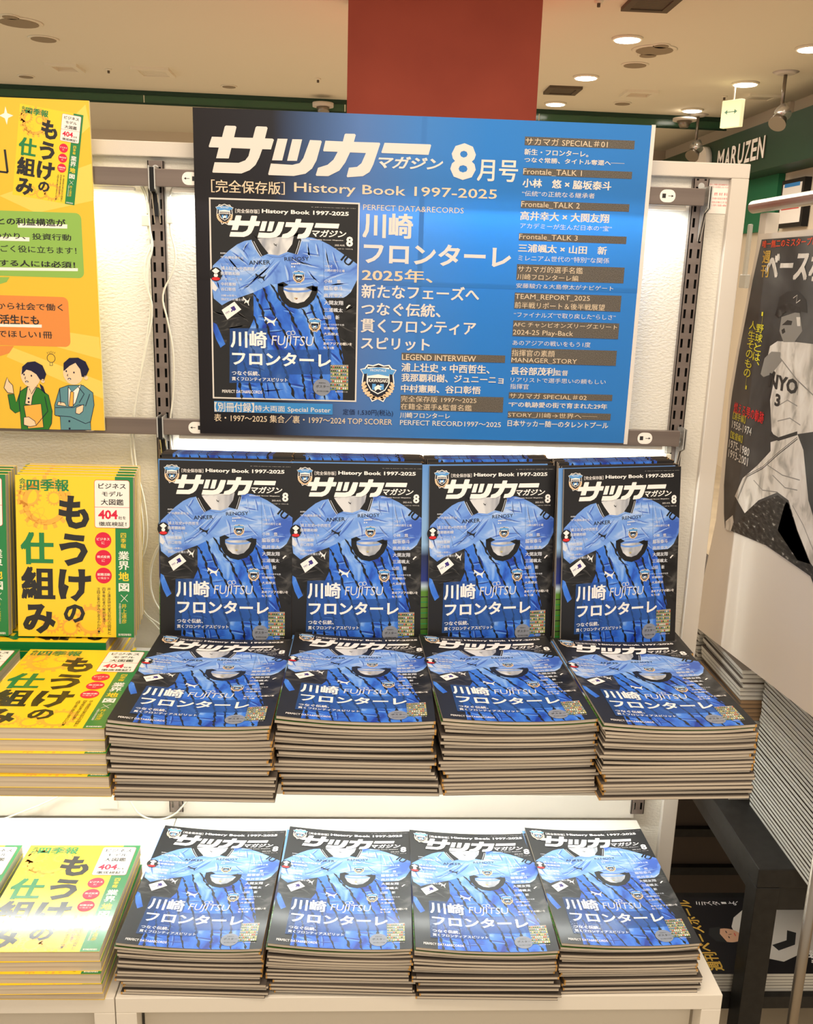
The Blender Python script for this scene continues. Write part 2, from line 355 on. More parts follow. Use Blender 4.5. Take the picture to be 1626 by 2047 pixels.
# ---- football magazine cover, 210 x 297 mm; coordinates read off a straight view of it
CH = homog([(419.5, 397.5), (714.5, 410), (430, 791.5), (709.5, 799)], [(0, 0), (210, 0), (0, 297), (210, 297)])
def c7(x, y): return CH(420+x/5.42, 400+y/5.42)
def c8(x, y): return c7(x, y+975.6)
def football_cover():
    a = Art(); clampx = lambda p: (min(max(p[0], 0), 210), min(max(p[1], 0), 297))
    P = lambda pts, f=c7: [clampx(f(*p)) for p in pts]
    a.rect(0, 0, 210, 297, m_ink_black, 0)
    a.poly(P([(10, 1060), (130, 1135), (340, 1040), (470, 990), (480, 1300), (430, 1400), (300, 1460), (215, 1440), (170, 1560), (40, 1330), (-20, 1150)]), m_sleeve, 1)
    a.poly(P([(1470, 1030), (1620, 880), (1620, 1720), (1510, 1680), (1440, 1590), (1390, 1400), (1330, 1200), (1430, 1150)]), m_sleeve, 1)
    a.poly(P([(40, 1320), (75, 1340), (170, 1555), (118, 1592), (70, 1500), (38, 1400)]), m_jersey, 2)
    a.poly(P([(445, 430), (370, 442), (290, 478), (200, 545), (120, 620), (30, 705), (-20, 760), (-20, 870), (-10, 950), (40, 1060), (130, 1135), (200, 1095), (350, 1040), (470, 1000), (800, 1150), (1150, 1060), (1440, 1060), (1475, 1040), (1520, 1000), (1600, 870), (1620, 700), (1480, 620), (1380, 550), (1290, 490), (1190, 440), (1100, 410), (950, 400), (700, 380), (500, 395)]), m_shirt, 2)
    for pts in ([(1215, 470), (1225, 700), (1235, 1000)], [(380, 760), (560, 900)], [(150, 640), (260, 760), (330, 980)]):
        a.line(P(pts), .5, m_box, 3)
    st = random.getstate(); random.seed(21)
    def folds(lines, md, ml, L, f=c7):
        for (xa, ya, xb, yb_) in lines:
            for m_, off in ((md, 0), (ml, random.uniform(12, 20))):
                w_ = random.uniform(5, 11); n = 7; A_ = []; B_ = []; cv = random.uniform(-.08, .08)
                dx, dy = xb-xa, yb_-ya; ln_ = math.hypot(dx, dy); nx, ny = -dy/ln_, dx/ln_
                for k in range(n+1):
                    t_ = k/n; h_ = w_*math.sin(math.pi*min(.98, t_+.02))+.3; c_ = cv*ln_*math.sin(math.pi*t_)+off
                    A_.append((xa+dx*t_+nx*(c_+h_), ya+dy*t_+ny*(c_+h_))); B_.append((xa+dx*t_+nx*(c_-h_), ya+dy*t_+ny*(c_-h_)))
                a.poly(P(A_+B_[::-1], f), m_, L)
    folds([(180, 600, 330, 780), (240, 560, 420, 700), (120, 680, 200, 900), (330, 520, 420, 640), (700, 640, 380, 900), (760, 660, 560, 900), (640, 720, 350, 980), (820, 700, 860, 900), (960, 640, 1180, 720), (1000, 560, 1190, 600), (1060, 460, 1090, 640), (1150, 470, 1180, 620), (1250, 520, 1300, 760), (1330, 560, 1400, 760), (1240, 860, 1460, 780), (1250, 920, 1500, 900), (880, 620, 1050, 700), (560, 640, 470, 760), (1060, 760, 1190, 900), (760, 900, 1180, 860), (60, 760, 120, 1000), (300, 960, 460, 900), (420, 460, 360, 560), (1100, 900, 1220, 1020)], m_foldd, m_foldl, 2.5)
    folds([(20, 1180, 200, 1240), (120, 1300, 330, 1250), (250, 1180, 430, 1300), (160, 1380, 400, 1340), (1440, 1200, 1560, 1140), (1400, 1330, 1570, 1420), (1420, 1480, 1580, 1600), (320, 1090, 440, 1160)], m_sleeve, m_sl, 1.5)
    random.setstate(st)
    a.poly(P([(470, 405), (920, 390), (890, 480), (830, 565), (740, 600), (625, 585), (560, 520)]), m_lining, 3)
    a.poly(P([(455, 362), (520, 345), (900, 325), (950, 345), (950, 385), (905, 395), (560, 410), (500, 420)]), m_collar, 4)
    a.poly(P([(450, 365), (500, 400), (560, 490), (630, 578), (550, 612), (500, 545), (447, 440)]), m_collar, 4)
    a.poly(P([(905, 385), (950, 350), (985, 440), (940, 590), (925, 588), (828, 560), (885, 480)]), m_collar, 4)
    for l in ([(446, 440), (500, 545), (548, 618)], [(470, 445), (520, 540), (560, 606)], [(984, 440), (962, 520), (940, 590)], [(964, 440), (942, 520), (920, 586)]):
        a.line(P(l), .7, m_grey_text, 5)
    a.line(P([(600, 590), (680, 620), (760, 620), (850, 580)]), .6, m_box, 3)
    a.text('ANKER', *c7(418, 648), *c7(650, 702), m_collar, 5, .012, rot=-3)
    a.text('RENOSY', *c7(803, 612), *c7(1068, 664), m_collar, 5, .005, rot=-3)
    for k in range(7):
        q = c7(885+k*20 if k < 5 else 885+(k-5)*26, 690 if k < 5 else 722); a.disc(*q, 1.3, 1.3, m_grey_text, 5, 5)
    a.poly([(c7(488, 795)[0]+u*(c7(608, 875)[0]-c7(488, 795)[0]), c7(488, 795)[1]+v*(c7(608, 875)[1]-c7(488, 795)[1])) for u, v in CAT], m_collar, 5)
    a.poly([(c7(685, 468)[0]+u*5, c7(685, 468)[1]+v*5) for u, v in CAT], m_collar, 5)
    crest(a, *c7(888, 762), *c7(1028, 905), 4, False)
    a.text('IU', *c7(1415, 620), *c7(1535, 700), m_collar, 5, .03, rot=38)
    # lower jersey
    jer = [(470, 1000), (560, 958), (650, 915), (740, 905), (770, 1040), (860, 1140), (950, 1160), (1040, 1130), (1130, 1010), (1160, 1005), (1230, 1050), (1300, 1150), (1340, 1240), (1380, 1420), (1420, 1600), (1455, 1770), (1435, 1900), (1440, 2250), (295, 2250), (300, 1900), (300, 1700), (330, 1560), (430, 1390), (475, 1290), (472, 1100)]
    a.poly(P(jer), m_jersey, 4)
    a.poly(P([(770, 950), (1120, 950), (1105, 1050), (1030, 1115), (940, 1140), (860, 1115), (800, 1050)]), m_lining, 5)
    a.line(P([(780, 958), (850, 985), (950, 992), (1050, 985), (1115, 962)]), 3.0, m_shirt, 6)
    a.disc(*c7(930, 1065), 2.6, 1.6, m_mosaic, 6, 10)
    a.line(P([(762, 905), (765, 990), (805, 1075), (870, 1130), (950, 1148), (1035, 1125), (1100, 1060), (1132, 990), (1132, 935)]), 8.6, m_collar, 7)
    a.poly(P([(735, 905), (790, 885), (848, 918), (800, 938), (740, 930)]), m_collar, 7)
    a.poly(P([(1035, 945), (1110, 925), (1160, 955), (1150, 990), (1100, 980)]), m_collar, 7)
    st = random.getstate(); random.seed(33)
    folds([(560, 1180, 700, 1160), (520, 1260, 760, 1300), (640, 1080, 720, 1240), (800, 1180, 920, 1220), (1010, 1240, 1150, 1200), (1100, 1330, 1320, 1290), (600, 1420, 820, 1400), (880, 1480, 1060, 1520), (1180, 1480, 1380, 1440), (480, 1560, 640, 1600), (700, 1700, 900, 1680), (1000, 1720, 1250, 1760), (1300, 1640, 1420, 1760), (420, 1800, 600, 1840), (350, 1980, 520, 2010), (560, 2060, 800, 2040), (860, 1980, 1060, 2020), (1090, 2080, 1300, 2060), (620, 1960, 640, 2120), (980, 1900, 1180, 1930), (900, 1330, 960, 1460), (1200, 1100, 1230, 1240)], m_jd, m_jl, 4.5)
    random.seed(3)
    for l in ([(480, 40), (520, 120), (570, 230), (600, 330), (650, 470), (720, 600), (780, 740), (860, 1000), (930, 1170)], [(575, -20), (640, 130), (700, 270), (760, 380), (820, 480), (870, 560), (940, 700), (1000, 900), (1040, 1170)],
              [(660, -60), (740, 60), (800, 160), (860, 240), (910, 340), (960, 430), (1010, 510), (1060, 640), (1100, 900), (1140, 1170)], [(1000, 200), (1050, 290), (1100, 440), (1130, 540), (1170, 640), (1200, 900), (1245, 1170)],
              [(1085, 150), (1130, 270), (1190, 420), (1230, 520), (1280, 640), (1320, 900), (1400, 1170)], [(1160, 60), (1220, 220), (1280, 380), (1340, 480), (1400, 640), (1445, 800)], [(472, 270), (510, 400), (560, 560), (620, 760), (700, 1000), (760, 1170)],
              [(400, 460), (470, 640), (540, 860), (590, 1170)], [(330, 640), (390, 860), (470, 1170)], [(305, 860), (350, 1170)]):
        a.line(P(l, c8), 2.5, m_collar, 8, jag=4.2)
    random.setstate(st)
    crest(a, *c8(1062, 298), *c8(1205, 455), 9, False)
    q0, q1 = c8(590, 285), c8(725, 385); a.poly([(q0[0]+u*(q1[0]-q0[0]), q0[1]+v*(q1[1]-q0[1])) for u, v in CAT], m_ink_white, 9)
    q0, q1 = c8(355, 70), c8(435, 165); a.poly([(q0[0]+u*(q1[0]-q0[0]), q0[1]+v*(q1[1]-q0[1])) for u, v in CAT], m_ink_white, 9)
    a.poly(P([(1470, 190), (1500, 160), (1520, 165), (1500, 180), (1480, 202)], c8), m_ink_white, 9)
    q = c7(62, 800); a.disc(*q, 9.2, 10.5, m_collar, 9); a.poly([(q[0], q[1]-9.5), (q[0]+5.5, q[1]-5), (q[0], q[1]), (q[0]-5.5, q[1]-5)], m_ink_white, 10)
    a.disc(q[0], q[1]+1.5, 3, 3, m_ink_white, 10, 12); a.disc(q[0], q[1]+6.5, 6, 2.6, m_red, 10, 14)
    a.poly(P([(15, 870), (40, 885), (85, 950), (60, 985), (25, 960)]), m_grey_text, 9)
    a.poly(P([(128, 210), (265, 120), (340, 205), (190, 315)], c8), m_ink_white, 9)
    a.poly(P([(222, 185), (262, 165), (285, 205), (262, 222), (250, 215), (240, 232), (226, 226), (240, 208)], c8), m_purple, 10)
    a.text('MM', *c8(170, 225), *c8(215, 250), m_purple, 10, 0, rot=-32)
    # title box
    b = lambda x0, y0, x1, y1, m, L: a.poly([clampx(c8(x0, y0)), clampx(c8(x1, y0)), clampx(c8(x1, y1)), clampx(c8(x0, y1))], m, L)
    b(218, 408, 625, 995, m_box, 11); b(625, 640, 1312, 905, m_box, 11); b(625, 905, 862, 995, m_box, 11)
    Lt = 12; wm = m_ink_white
    T = lambda s, x0, y0, x1, y1, m=wm, f=c7, bo=.02, **k: a.text(s, *f(x0, y0), *f(x1, y1), m, Lt, bo, **k)
    crest(a, *c7(52, 35), *c7(252, 268), 9)
    T('［完全保存版］', 268, 92, 528, 148, bo=.01); T('History Book 1997-2025', 555, 96, 1495, 192, bo=.03)
    T('第一巻第八号 令和七年八月一日発行 毎月一回一日発行', 1090, 82, 1570, 98, bo=0)
    draw_logo(a, *c7(185, 158), *c7(1393, 442), wm, 13)
    T('マガジン', 1100, 322, 1468, 415, bo=.03, shear=.25); T('Bimonthly Soccer Magazine', 1080, 424, 1437, 450, bo=.02)
    T('8', 1468, 400, 1540, 512, bo=.035); T('2025 AUG.', 1345, 484, 1455, 506, bo=0); T('ベースボール・マガジン社', 1345, 524, 1540, 545, bo=0)
    g = m_grey_text
    T('創成期の', 108, 562, 180, 582, g); T('“F”の開拓者たち', 112, 600, 362, 640, g); T('レジェンド対談', 112, 682, 200, 695, g, bo=0)
    T('浦上壮史×中西哲生', 115, 712, 485, 764, g); T('我那覇和樹', 112, 770, 322, 814, g); T('ジュニーニョ', 115, 830, 342, 868, g)
    T('中村憲剛', 118, 884, 280, 928, g); T('谷口彰悟', 118, 940, 280, 984, g); T('川崎→世界へ', 120, 1016, 290, 1046, g); T('羽ばたいた戦士たち', 120, 1054, 395, 1092, g)
    T('サポーターと歩む', 1238, 662, 1400, 676, g, bo=0); T('つなぐ', 1237, 702, 1320, 736, g); T('川崎の誇りと魂', 1237, 748, 1452, 786, g)
    T('スペシャル対談', 1237, 825, 1360, 840, g, bo=0)
    T('小林　悠', 1232, 860, 1412, 906, g); T('脇坂泰斗', 1228, 930, 1435, 985, g); T('高井幸大', 1228, 1010, 1438, 1060, g)
    T('大関友翔', 1232, 110, 1438, 165, g, c8); T('三浦颯太', 1230, 190, 1435, 242, g, c8); T('山田　新', 1228, 268, 1398, 318, g, c8)
    T('サカマガ的選手名鑑', 1228, 360, 1450, 386, g, c8, 0); T('安藤駿介', 1230, 395, 1390, 428, g, c8); T('大島僚太', 1230, 454, 1390, 490, g, c8)
    T('PLAY BACK', 1228, 528, 1335, 542, g, c8, 0); T('あのアジアの戦いを', 1228, 558, 1535, 600, wm, c8); T('もう1度', 1228, 605, 1345, 636, wm, c8)
    T('川崎', 225, 428, 620, 626, wm, c8, .03); T('フロンターレ', 243, 652, 1312, 834, wm, c8, .03)
    T('つなぐ伝統、', 243, 863, 545, 920, wm, c8); T('貫くフロンティアスピリット', 243, 930, 845, 986, wm, c8); T('PERFECT DATA&RECORDS', 140, 1068, 572, 1112, wm, c8, .01)
    T('FUJITSU', 668, 486, 1125, 636, g, c8, .0, shear=.12)
    q = c8(857, 465); a.ring(*q, 3.7, 3.4, .9, g, Lt, 16); q = c8(900, 460); a.ring(*q, 3.2, 3.0, .9, g, Lt, 16)
    b(1305, 805, 1497, 1075, m_ph1, 12)
    q0 = c8(1305, 805); q1 = c8(1497, 1075)
    st = random.getstate(); random.seed(11); hh = (q1[1]-q0[1])/7; ww = (q1[0]-q0[0])
    for k in range(7):
        yy = q0[1]+hh*k; a.rect(q0[0], yy+hh*.72, q1[0], yy+hh*.97, m_ph2, 13)
        for j in range(9):
            xx = q0[0]+ww*(j+.5)/9+random.uniform(-.3, .3); a.rect(xx-.75, yy+hh*.34, xx+.75, yy+hh*.84, random.choice([m_ph3, m_ink_white, m_ph4, m_red, m_ink_black]), 13.4); a.disc(xx, yy+hh*.24, .62, .75, m_cream, 13.6, 7)
    random.setstate(st)
    a.disc(*c8(1217, 1045), 13.4, 13.4, m_sticker, 12); Lt = 14
    a.text('両面特大', *c8(1180, 990), *c8(1255, 1006), m_collar, 14, 0); a.text('ポスター', *c8(1150, 1018), *c8(1292, 1052), m_collar, 14, .01); a.text('別冊付録', *c8(1160, 1078), *c8(1285, 1096), m_collar, 14, 0)
    a.text('特別付録つき', *c8(1360, 1085), *c8(1490, 1102), wm, 14, 0)
    return a
def back_cover():
    a = Art(); a.rect(0, 0, 210, 297, m_backcover, 0)
    for k in range(9): a.rect(0, 216+k*9, 210, 217+k*9+.6, m_grn if k % 2 else m_sleeve, 1)
    a.text('サッカー', 20, 226, 80, 240, m_ink_white, 2, .02, shear=.2); a.text('KAWASAKI', 15, 180, 120, 192, m_ink_white, 2, .02); a.text('ONE TEAM', 20, 14, 190, 34, m_ink_white, 2, .02)
    for k in range(5): a.text('試合日程と会場案内のお知らせ', 20, 252+k*7, 90, 255+k*7, m_ink_white, 2, 0)
    return a
COVER = football_cover(); BACK = back_cover()

# ---- yellow business book, 182 x 257 mm
BH = homog([(95, 237), (1128, 272), (1112, 1705), (118, 1655)], [(0, 0), (182, 0), (182, 257), (0, 257)])
def gear(a, cx, cy, r, m, L, n=16):
    a.ring(cx, cy, r*.82, r*.82, r*.22, m, L)
    for k in range(n):
        t = 2*math.pi*k/n; c, s = math.cos(t), math.sin(t)
        a.line([(cx+c*r*.9, cy+s*r*.9), (cx+c*r*1.12, cy+s*r*1.12)], r*.16, m, L)
def yellow_cover():
    a = Art(); a.rect(0, 0, 182, 257, m_yel, 0); k = BH
    for cx, cy, r in ((350, 300, 38), (130, 420, 18), (430, 450, 11), (740, 1600, 24), (560, 1640, 14), (200, 1700, 0)):
        if r:
            q = k(cx, cy); q = (min(max(q[0], r*1.13), 182-r*1.13), min(max(q[1], r*1.13), 257-r*1.13)); gear(a, *q, r, m_yel2, 1)
    q = k(400, 1560); gear(a, q[0], q[1], 14, m_yel2, 1)
    q = k(270, 615)
    for t in (.3, 1.3, 2.3): a.ring(q[0], q[1], 19, 7, .5, m_yel2, 1, rot=t)
    a.ring(q[0], q[1], 6, 6, .7, m_yel2, 1)
    x0 = k(962, 900)[0]; a.rect(x0, 0, 182, 257, m_grn, 2)
    T = lambda s, x0, y0, x1, y1, m, bo=.03, L=4: a.text(s, *k(x0, y0), *k(x1, y1), m, L, bo)
    V = lambda s, x0, y0, x1, y1, m, bo=.01, L=4: a.vtext(s, *k(x0, y0), *k(x1, y1), m, L, bo)
    V('会社', 130, 262, 187, 378, m_grn); T('四季報', 193, 272, 562, 392, m_grn)
    T('も', 468, 425, 736, 735, m_blk, .045); T('う', 470, 765, 720, 1066, m_blk, .045); T('け', 460, 1080, 745, 1378, m_blk, .045); T('の', 505, 1390, 690, 1562, m_blk, .04)
    T('仕', 138, 745, 425, 1042, m_grn, .045); T('組', 143, 1050, 436, 1346, m_blk, .045); T('み', 155, 1375, 438, 1648, m_blk, .045)
    p, q = k(783, 290), k(1092, 735); a.rrect(*p, *q, 4, m_bred, 3); a.rrect(p[0]+.6, p[1]+.6, q[0]-.6, q[1]-.6, 3.5, m_bwhite, 4)
    yy = k(900, 540)[1]; a.rect(p[0], yy-.3, q[0], yy+.3, m_bred, 5)
    T('ビジネス', 820, 322, 1062, 378, m_blk, .02, 6); T('モデル', 850, 395, 1034, 446, m_blk, .02, 6); T('大図鑑', 840, 464, 1040, 526, m_blk, .015, 6)
    T('404', 815, 562, 986, 652, m_bred, .03, 6); T('社を', 992, 622, 1058, 655, m_blk, .01, 6); T('徹底検証！', 820, 668, 1062, 716, m_blk, .015, 6)
    for cy, s1, s2 in ((835, 'ビジネス', 'に'), (993, '株式投資', 'に'), (1150, '就職活動', 'に役立つ')):
        q = k(855, cy); a.disc(*q, 12.7, 12.7, m_bred, 4); T(s1, 800, cy-24, 912, cy+5, m_bwhite, .02, 6)
        (T(s2, 842, cy+12, 868, cy+36, m_bwhite, .01, 6) if len(s2) == 1 else T(s2, 808, cy+10, 902, cy+34, m_bwhite, .01, 6))
    V('四季報', 1010, 772, 1056, 916, m_yel); V('業界', 985, 932, 1080, 1112, m_bwhite, .02); T('地', 985, 1120, 1076, 1206, m_yel, .03); T('図', 985, 1222, 1076, 1300, m_bwhite, .03)
    a.line([k(1002, 1325), k(1062, 1388)], .7, m_bwhite, 4); a.line([k(1062, 1325), k(1002, 1388)], .7, m_bwhite, 4)
    V('井上達彦', 1008, 1402, 1050, 1582, m_yel, 0); V('早稲田大学商学学術院教授', 985, 1400, 1000, 1580, m_bwhite, 0)
    V('井上達彦研究室の取引の図解と', 886, 1255, 912, 1672, m_blk, 0); V('四季報記者の解説記事で', 842, 1255, 866, 1580, m_blk, 0); V('注目企業の強みがまるわかり！', 795, 1252, 820, 1660, m_blk, 0)
    T('東洋経済新報社', 975, 1664, 1088, 1690, m_bwhite, .02)
    return a
YCOVER = yellow_cover()

# ------------------------------------------------------------------ magazine and book bodies
MW, MH = .210, .297
def gfun(u):
    return ((.62-u)/.62)**2 if u < .62 else ((u-.62)/.38)**2*.42
def bend_of(A): return (lambda x: A*gfun(min(max(x/MW, 0), 1)))
def slab(name, W, H, t, A, spine, mats, ct=.00016, seg=14):
    """closed booklet body: pages with a cover sheet above and below, bent along x; spine 'L','R'"""
    bm = bmesh.new(); f = lambda x: A*gfun(x/W)
    def block(xa, xb, za, zb, mi, y0=0., y1=H, n=seg):
        rows = []
        for i in range(n+1):
            x = xa+(xb-xa)*i/n; b = f(min(max(x, 0), W))
            rows.append([bm.verts.new((x, y, z+b)) for y, z in ((y0, za), (y1, za), (y1, zb), (y0, zb))])
        fs = []
        for a, b in zip(rows[:-1], rows[1:]):
            for k in range(4): fs.append(bm.faces.new((a[k], b[k], b[(k+1) % 4], a[(k+1) % 4])))
        fs.append(bm.faces.new(rows[0][::-1])); fs.append(bm.faces.new(rows[-1]))
        for q in fs: q.material_index = mi
    s = .0022
    xa, xb = (s, W-.0006) if spine == 'L' else (.0006, W-s)
    block(xa, xb, ct, t-ct, 0, .0006, H-.0006)
    block(0, W, 0, ct, 1); block(0, W, t-ct, t, 1)
    if spine == 'L': block(0, s, ct, t-ct, 2, n=1)
    else: block(W-s, W, ct, t-ct, 2, n=1)
    bmesh.ops.recalc_face_normals(bm, faces=bm.faces[:])
    return mesh_of(bm, name, mats)
CUTS = [MW*i/14 for i in range(1, 14)]
FM = [m_pages, m_edge, m_spine]; TM = .0045
LEV = [0, .0012, .0028, .0044, .0060, .0078]
BODY = {(i, s): slab('magazine_body', MW, MH, TM, LEV[i], s, FM) for i in range(6) for s in 'LR'}
cover_flat = COVER.mesh('football_cover_print', 297, z0=0)
cover_bent = COVER.mesh('football_cover_print_bent', 297, cut=CUTS, bend=bend_of(LEV[5]))
back_flat = BACK.mesh('stadium_back_print', 297)
back_bent = BACK.mesh('stadium_back_print_bent', 297, cut=CUTS, bend=bend_of(LEV[5]))
BW, BHH, TB = .182, .257, .0165
ybody = {s: slab('book_body', BW, BHH, TB, 0, s, [m_bpages, m_yel, m_grn], ct=.0005, seg=1) for s in 'LR'}
ycover = YCOVER.mesh('yellow_cover_print', 257)

def magazine(label, loc, rot, lev=0, spine='R', cover='front', group=None, name='football_magazine'):
    t = thing(name, label, 'magazine', loc, rot, group)
    link('page_block', BODY[(lev, spine)], t)
    cm = {('front', 0): cover_flat, ('back', 0): back_flat, ('front', 5): cover_bent, ('back', 5): back_bent}[(cover, lev)]
    link('front_cover' if cover == 'front' else 'back_cover', cm, t, (0, 0, TM+.00005))
    return t
def stack(fl, fr, z0, n, where, zt):
    """pile of magazines: fl, fr are the pixel positions of the top copy's front corners at height zt"""
    a, b = at(*fl, z=zt), at(*fr, z=zt); ang = math.atan2(b[1]-a[1], b[0]-a[0]); mid = (a+b)/2
    grp = 'magazines under the top copy, '+where
    dz = (zt-LEV[5]*.5-z0-TM)/(n-1)
    for i in range(n):
        last = i == n-1; second = i == n-2
        lev = 5 if (last or second) else min(4, int(5*(i/(n-1))**1.3))
        if not last: jx, jy, jr = random.uniform(-.004, .004), random.uniform(-.003, .004), random.uniform(-.010, .010)
        else: jx = jy = jr = 0
        if second: jx, jy = -.002, -.001
        if i < n//3: jx += .006
        r = ang+jr; c, s = math.cos(r), math.sin(r)
        ox = mid[0]+jx-c*MW/2; oy = mid[1]+jy-s*MW/2
        loc = (ox, oy, z0+i*dz+.0002)
        if last: magazine('face up blue magazine on top of the '+where, loc, (0, 0, r), 5)
        elif second: magazine('magazine with green back cover, second in the '+where, loc, (0, 0, r), 5, cover='back')
        else:
            o = link('football_magazine', BODY[(lev, 'L' if (i < n*.38) else 'R')], None, loc, (0, 0, r))
            tag(o, '%s magazine from the bottom of the %s' % (ORD[i], where), 'magazine', grp)
ZS, HS2, HS1 = .352, .111, .085
names4 = ['leftmost', 'second from left', 'third from left', 'rightmost']
for i, (fl, fr) in enumerate([((213, 1444), (543, 1450)), ((550, 1436), (873, 1441)), ((881, 1441), (1200, 1436)), ((1204, 1450), (1518, 1447))]):
    stack(fl, fr, ZS, 21, names4[i]+' stack on the upper shelf', ZS+HS2)
for i, (fl, fr) in enumerate([((227, 1889), (527, 1896)), ((533, 1890), (826, 1896)), ((830, 1898), (1120, 1900)), ((1124, 1890), (1402, 1885))]):
    stack(fl, fr, 0.0, 16, names4[i]+' stack on the white plinth', HS1)

# standing copies behind the shelf stacks
YB, ZB = -.2085, .440
lean = math.radians(7.2)
for i, (xl, phi) in enumerate([(.0245, 0), (.235, 2), (.457, 8), (.676, 12)]):
    col = names4[i]; phi = math.radians(phi); RZ = Matrix.Rotation(phi, 3, 'Z'); piv = Vector((xl, YB+TM*math.cos(lean), 0))
    def put(dx, dy, z, ln, flip):
        m = RZ @ Matrix.Rotation(math.pi/2-ln, 3, 'X')
        q = Vector((dx, dy, z))
        if flip: m = m @ Matrix.Rotation(math.pi, 3, 'Z'); q += Vector((MW, math.sin(ln)*MH, math.cos(ln)*MH))
        return piv+RZ @ q, m.to_euler()
    magazine('front upright football magazine of the %s display pile' % col, *put(0, 0, ZB, lean, False), 0)
    grp = 'upright magazines behind the front copy, %s display pile' % col
    y = TM+.0018+MH*lean/12
    for k in range(9):
        ln = lean*(1-(k+1)/12); flip = k >= 3; dx = random.uniform(-.0025, .0025)
        if k == 0: dx = (-.003, -.003, -.011, -.007)[i]
        p_, r_ = put(dx, y, ZB+(.004 if flip else 0)+random.uniform(0, .0012), ln, flip)
        if not flip: magazine('%s upright copy behind the front magazine of the %s display pile' % (('first', 'second', 'third')[k], col), p_, r_, 0, 'R', 'back' if k == 0 else 'front', grp)
        else: magazine('%s upside down copy, back of the %s display pile' % (ORD[k-2] if k > 3 else 'first', col), p_, r_, 0, 'L', 'front', 'upside down magazines, %s display pile' % col)
        y += TM+.0014+MH*lean/12
# copy lying reversed behind the right-hand shelf stack, under the upright ones
t = magazine('football magazine lying behind the rightmost shelf stack under the upright copies', (.688, -.2145, ZB-.0065), (0, 0, 0), 0)

# block added in place of the unseen flat stacks that carry the upright rows
o = boxes('stack_standin_block', [(.01, .888, -.214, -.06, ZS+.0006, ZB-.0075)], m_white, bev=.001); tag(o, 'low white block standing in for stacks hidden under the upright magazines', 'riser')

# ------------------------------------------------------------------ yellow books
def ybook(label, loc, rot, spine='L', cover=True, group=None):
    if cover:
        t = thing('business_book', label, 'book', loc, rot, group); link('page_block', ybody[spine], t); link('front_cover', ycover, t, (0, 0, TB+.00005)); return t
    return tag(link('business_book', ybody[spine], None, loc, rot), label, 'book', group)
def ystack(fr, z0, n, where, top_label, ang=0, xoff=0):
    zt = z0+n*TB; p = at(*fr, z=zt)
    for i in range(n):
        r = ang+(0 if i == n-1 else random.uniform(-.012, .012)); jx = 0 if i == n-1 else random.uniform(0, .006); jy = 0 if i == n-1 else (-.005 if i in (n-3, 1) else random.uniform(-.001, .002))
        c, s = math.cos(r), math.sin(r)
        ybook(top_label if i == n-1 else '%s yellow book from the bottom of the %s' % (ORD[i], where), (p[0]+xoff-c*BW+jx, p[1]-s*BW+jy, z0+i*TB+i*.0001), (0, 0, r), group=None if i == n-1 else 'yellow books, '+where)
ystack((209, 1457), ZS, 6, 'shelf stack left of the blue magazines', 'yellow business book on top of the shelf stack left of the blue magazines', -.005)
ystack((209, 1457), ZS, 6, 'shelf stack cut by the left picture edge', 'yellow business book on top of the shelf stack cut by the left edge', 0, -.196)
ystack((199, 1903), 0., 5, 'plinth stack left of the blue magazines', 'glossy yellow business book on top of the plinth stack left of the blue magazines', 0)
ystack((199, 1903), 0., 5, 'plinth stack cut by the left picture edge', 'yellow business book on top of the plinth stack cut by the left edge', 0, -.196)
# back stack, turned a quarter, spines to the front
for j, (xx, wh) in enumerate(((-.052, 'sideways stack behind the left shelf books'), (-.325, 'sideways stack at the far left of the shelf'))):
    for i in range(6):
        jx = random.uniform(-.004, .004)
        ybook('sideways yellow book on top of the '+wh if i == 5 else '%s book from the bottom of the %s' % (ORD[i], wh), (xx+jx, -.236+random.uniform(0, .004), ZS+i*(TB+.0001)), (0, 0, math.pi/2), cover=(i == 5), group=None if i == 5 else 'books of the '+wh)
zb = ZS+6*(TB+.0001)+.0006
for col, base in (('pile beside the blue magazines', 0.), ('pile at the left picture edge', -.197)):
    for k in range(5 if base == 0 else 4):
        ln = math.radians(8-1.2*k); y = -.218+TB+k*(TB+.0012+.257*math.radians(1.2)+.0008)
        a = at(20, 949, y=y); x = a[0]+.0005+base+k*.0065
        ybook(('front upright yellow business book of the '+col) if k == 0 else '%s upright yellow book behind the front one, %s' % (('', 'first', 'second', 'third', 'fourth')[k], col), (x, y, zb), (math.pi/2-ln, 0, 0), group=None if k == 0 else 'upright yellow books, '+col)

# ------------------------------------------------------------------ big blue poster
m_pbg = mat('poster_ground', (30, 110, 210), rough=.45, spec=.3, transl=.16, ramp=('X', 0, .728, [(0, (28, 24, 28)), (.17, (34, 34, 42)), (.36, (84, 122, 186)), (.5, (64, 130, 208)), (.64, (44, 128, 214)), (1, (48, 126, 208))]))
m_pw = mat('poster_white', (238, 232, 226), rough=.45, transl=.15)
m_pgrey = mat('poster_grey_bar', (112, 106, 100), rough=.5, transl=.2, noise=((900, 900, 10), 1, [(.3, (78, 72, 66)), (.7, (128, 122, 114))], 0))
m_pcream = mat('poster_cream', (238, 218, 190), rough=.45, transl=.15)
m_plb = mat('poster_light_blue', (66, 150, 225), rough=.45, transl=.15)
m_pdk = mat('poster_dark_text', (24, 34, 70), rough=.45)
pa = Art()
zB = zone(380, 560, 3.3875); zC = zone(700, 380, 4.517); zD = zone(700, 680, 4.782); zE = zone(1000, 240, 5.081); zF = zone(1000, 560, 5.081); zI = zone(0, 0, 1)
def PB(z, x0, y0, x1, y1):
    p, q = z(x0, y0), z(x1, y1); e = .0035*(q[0]-p[0]); return p[0], p[1]-e, q[0], q[1]+e
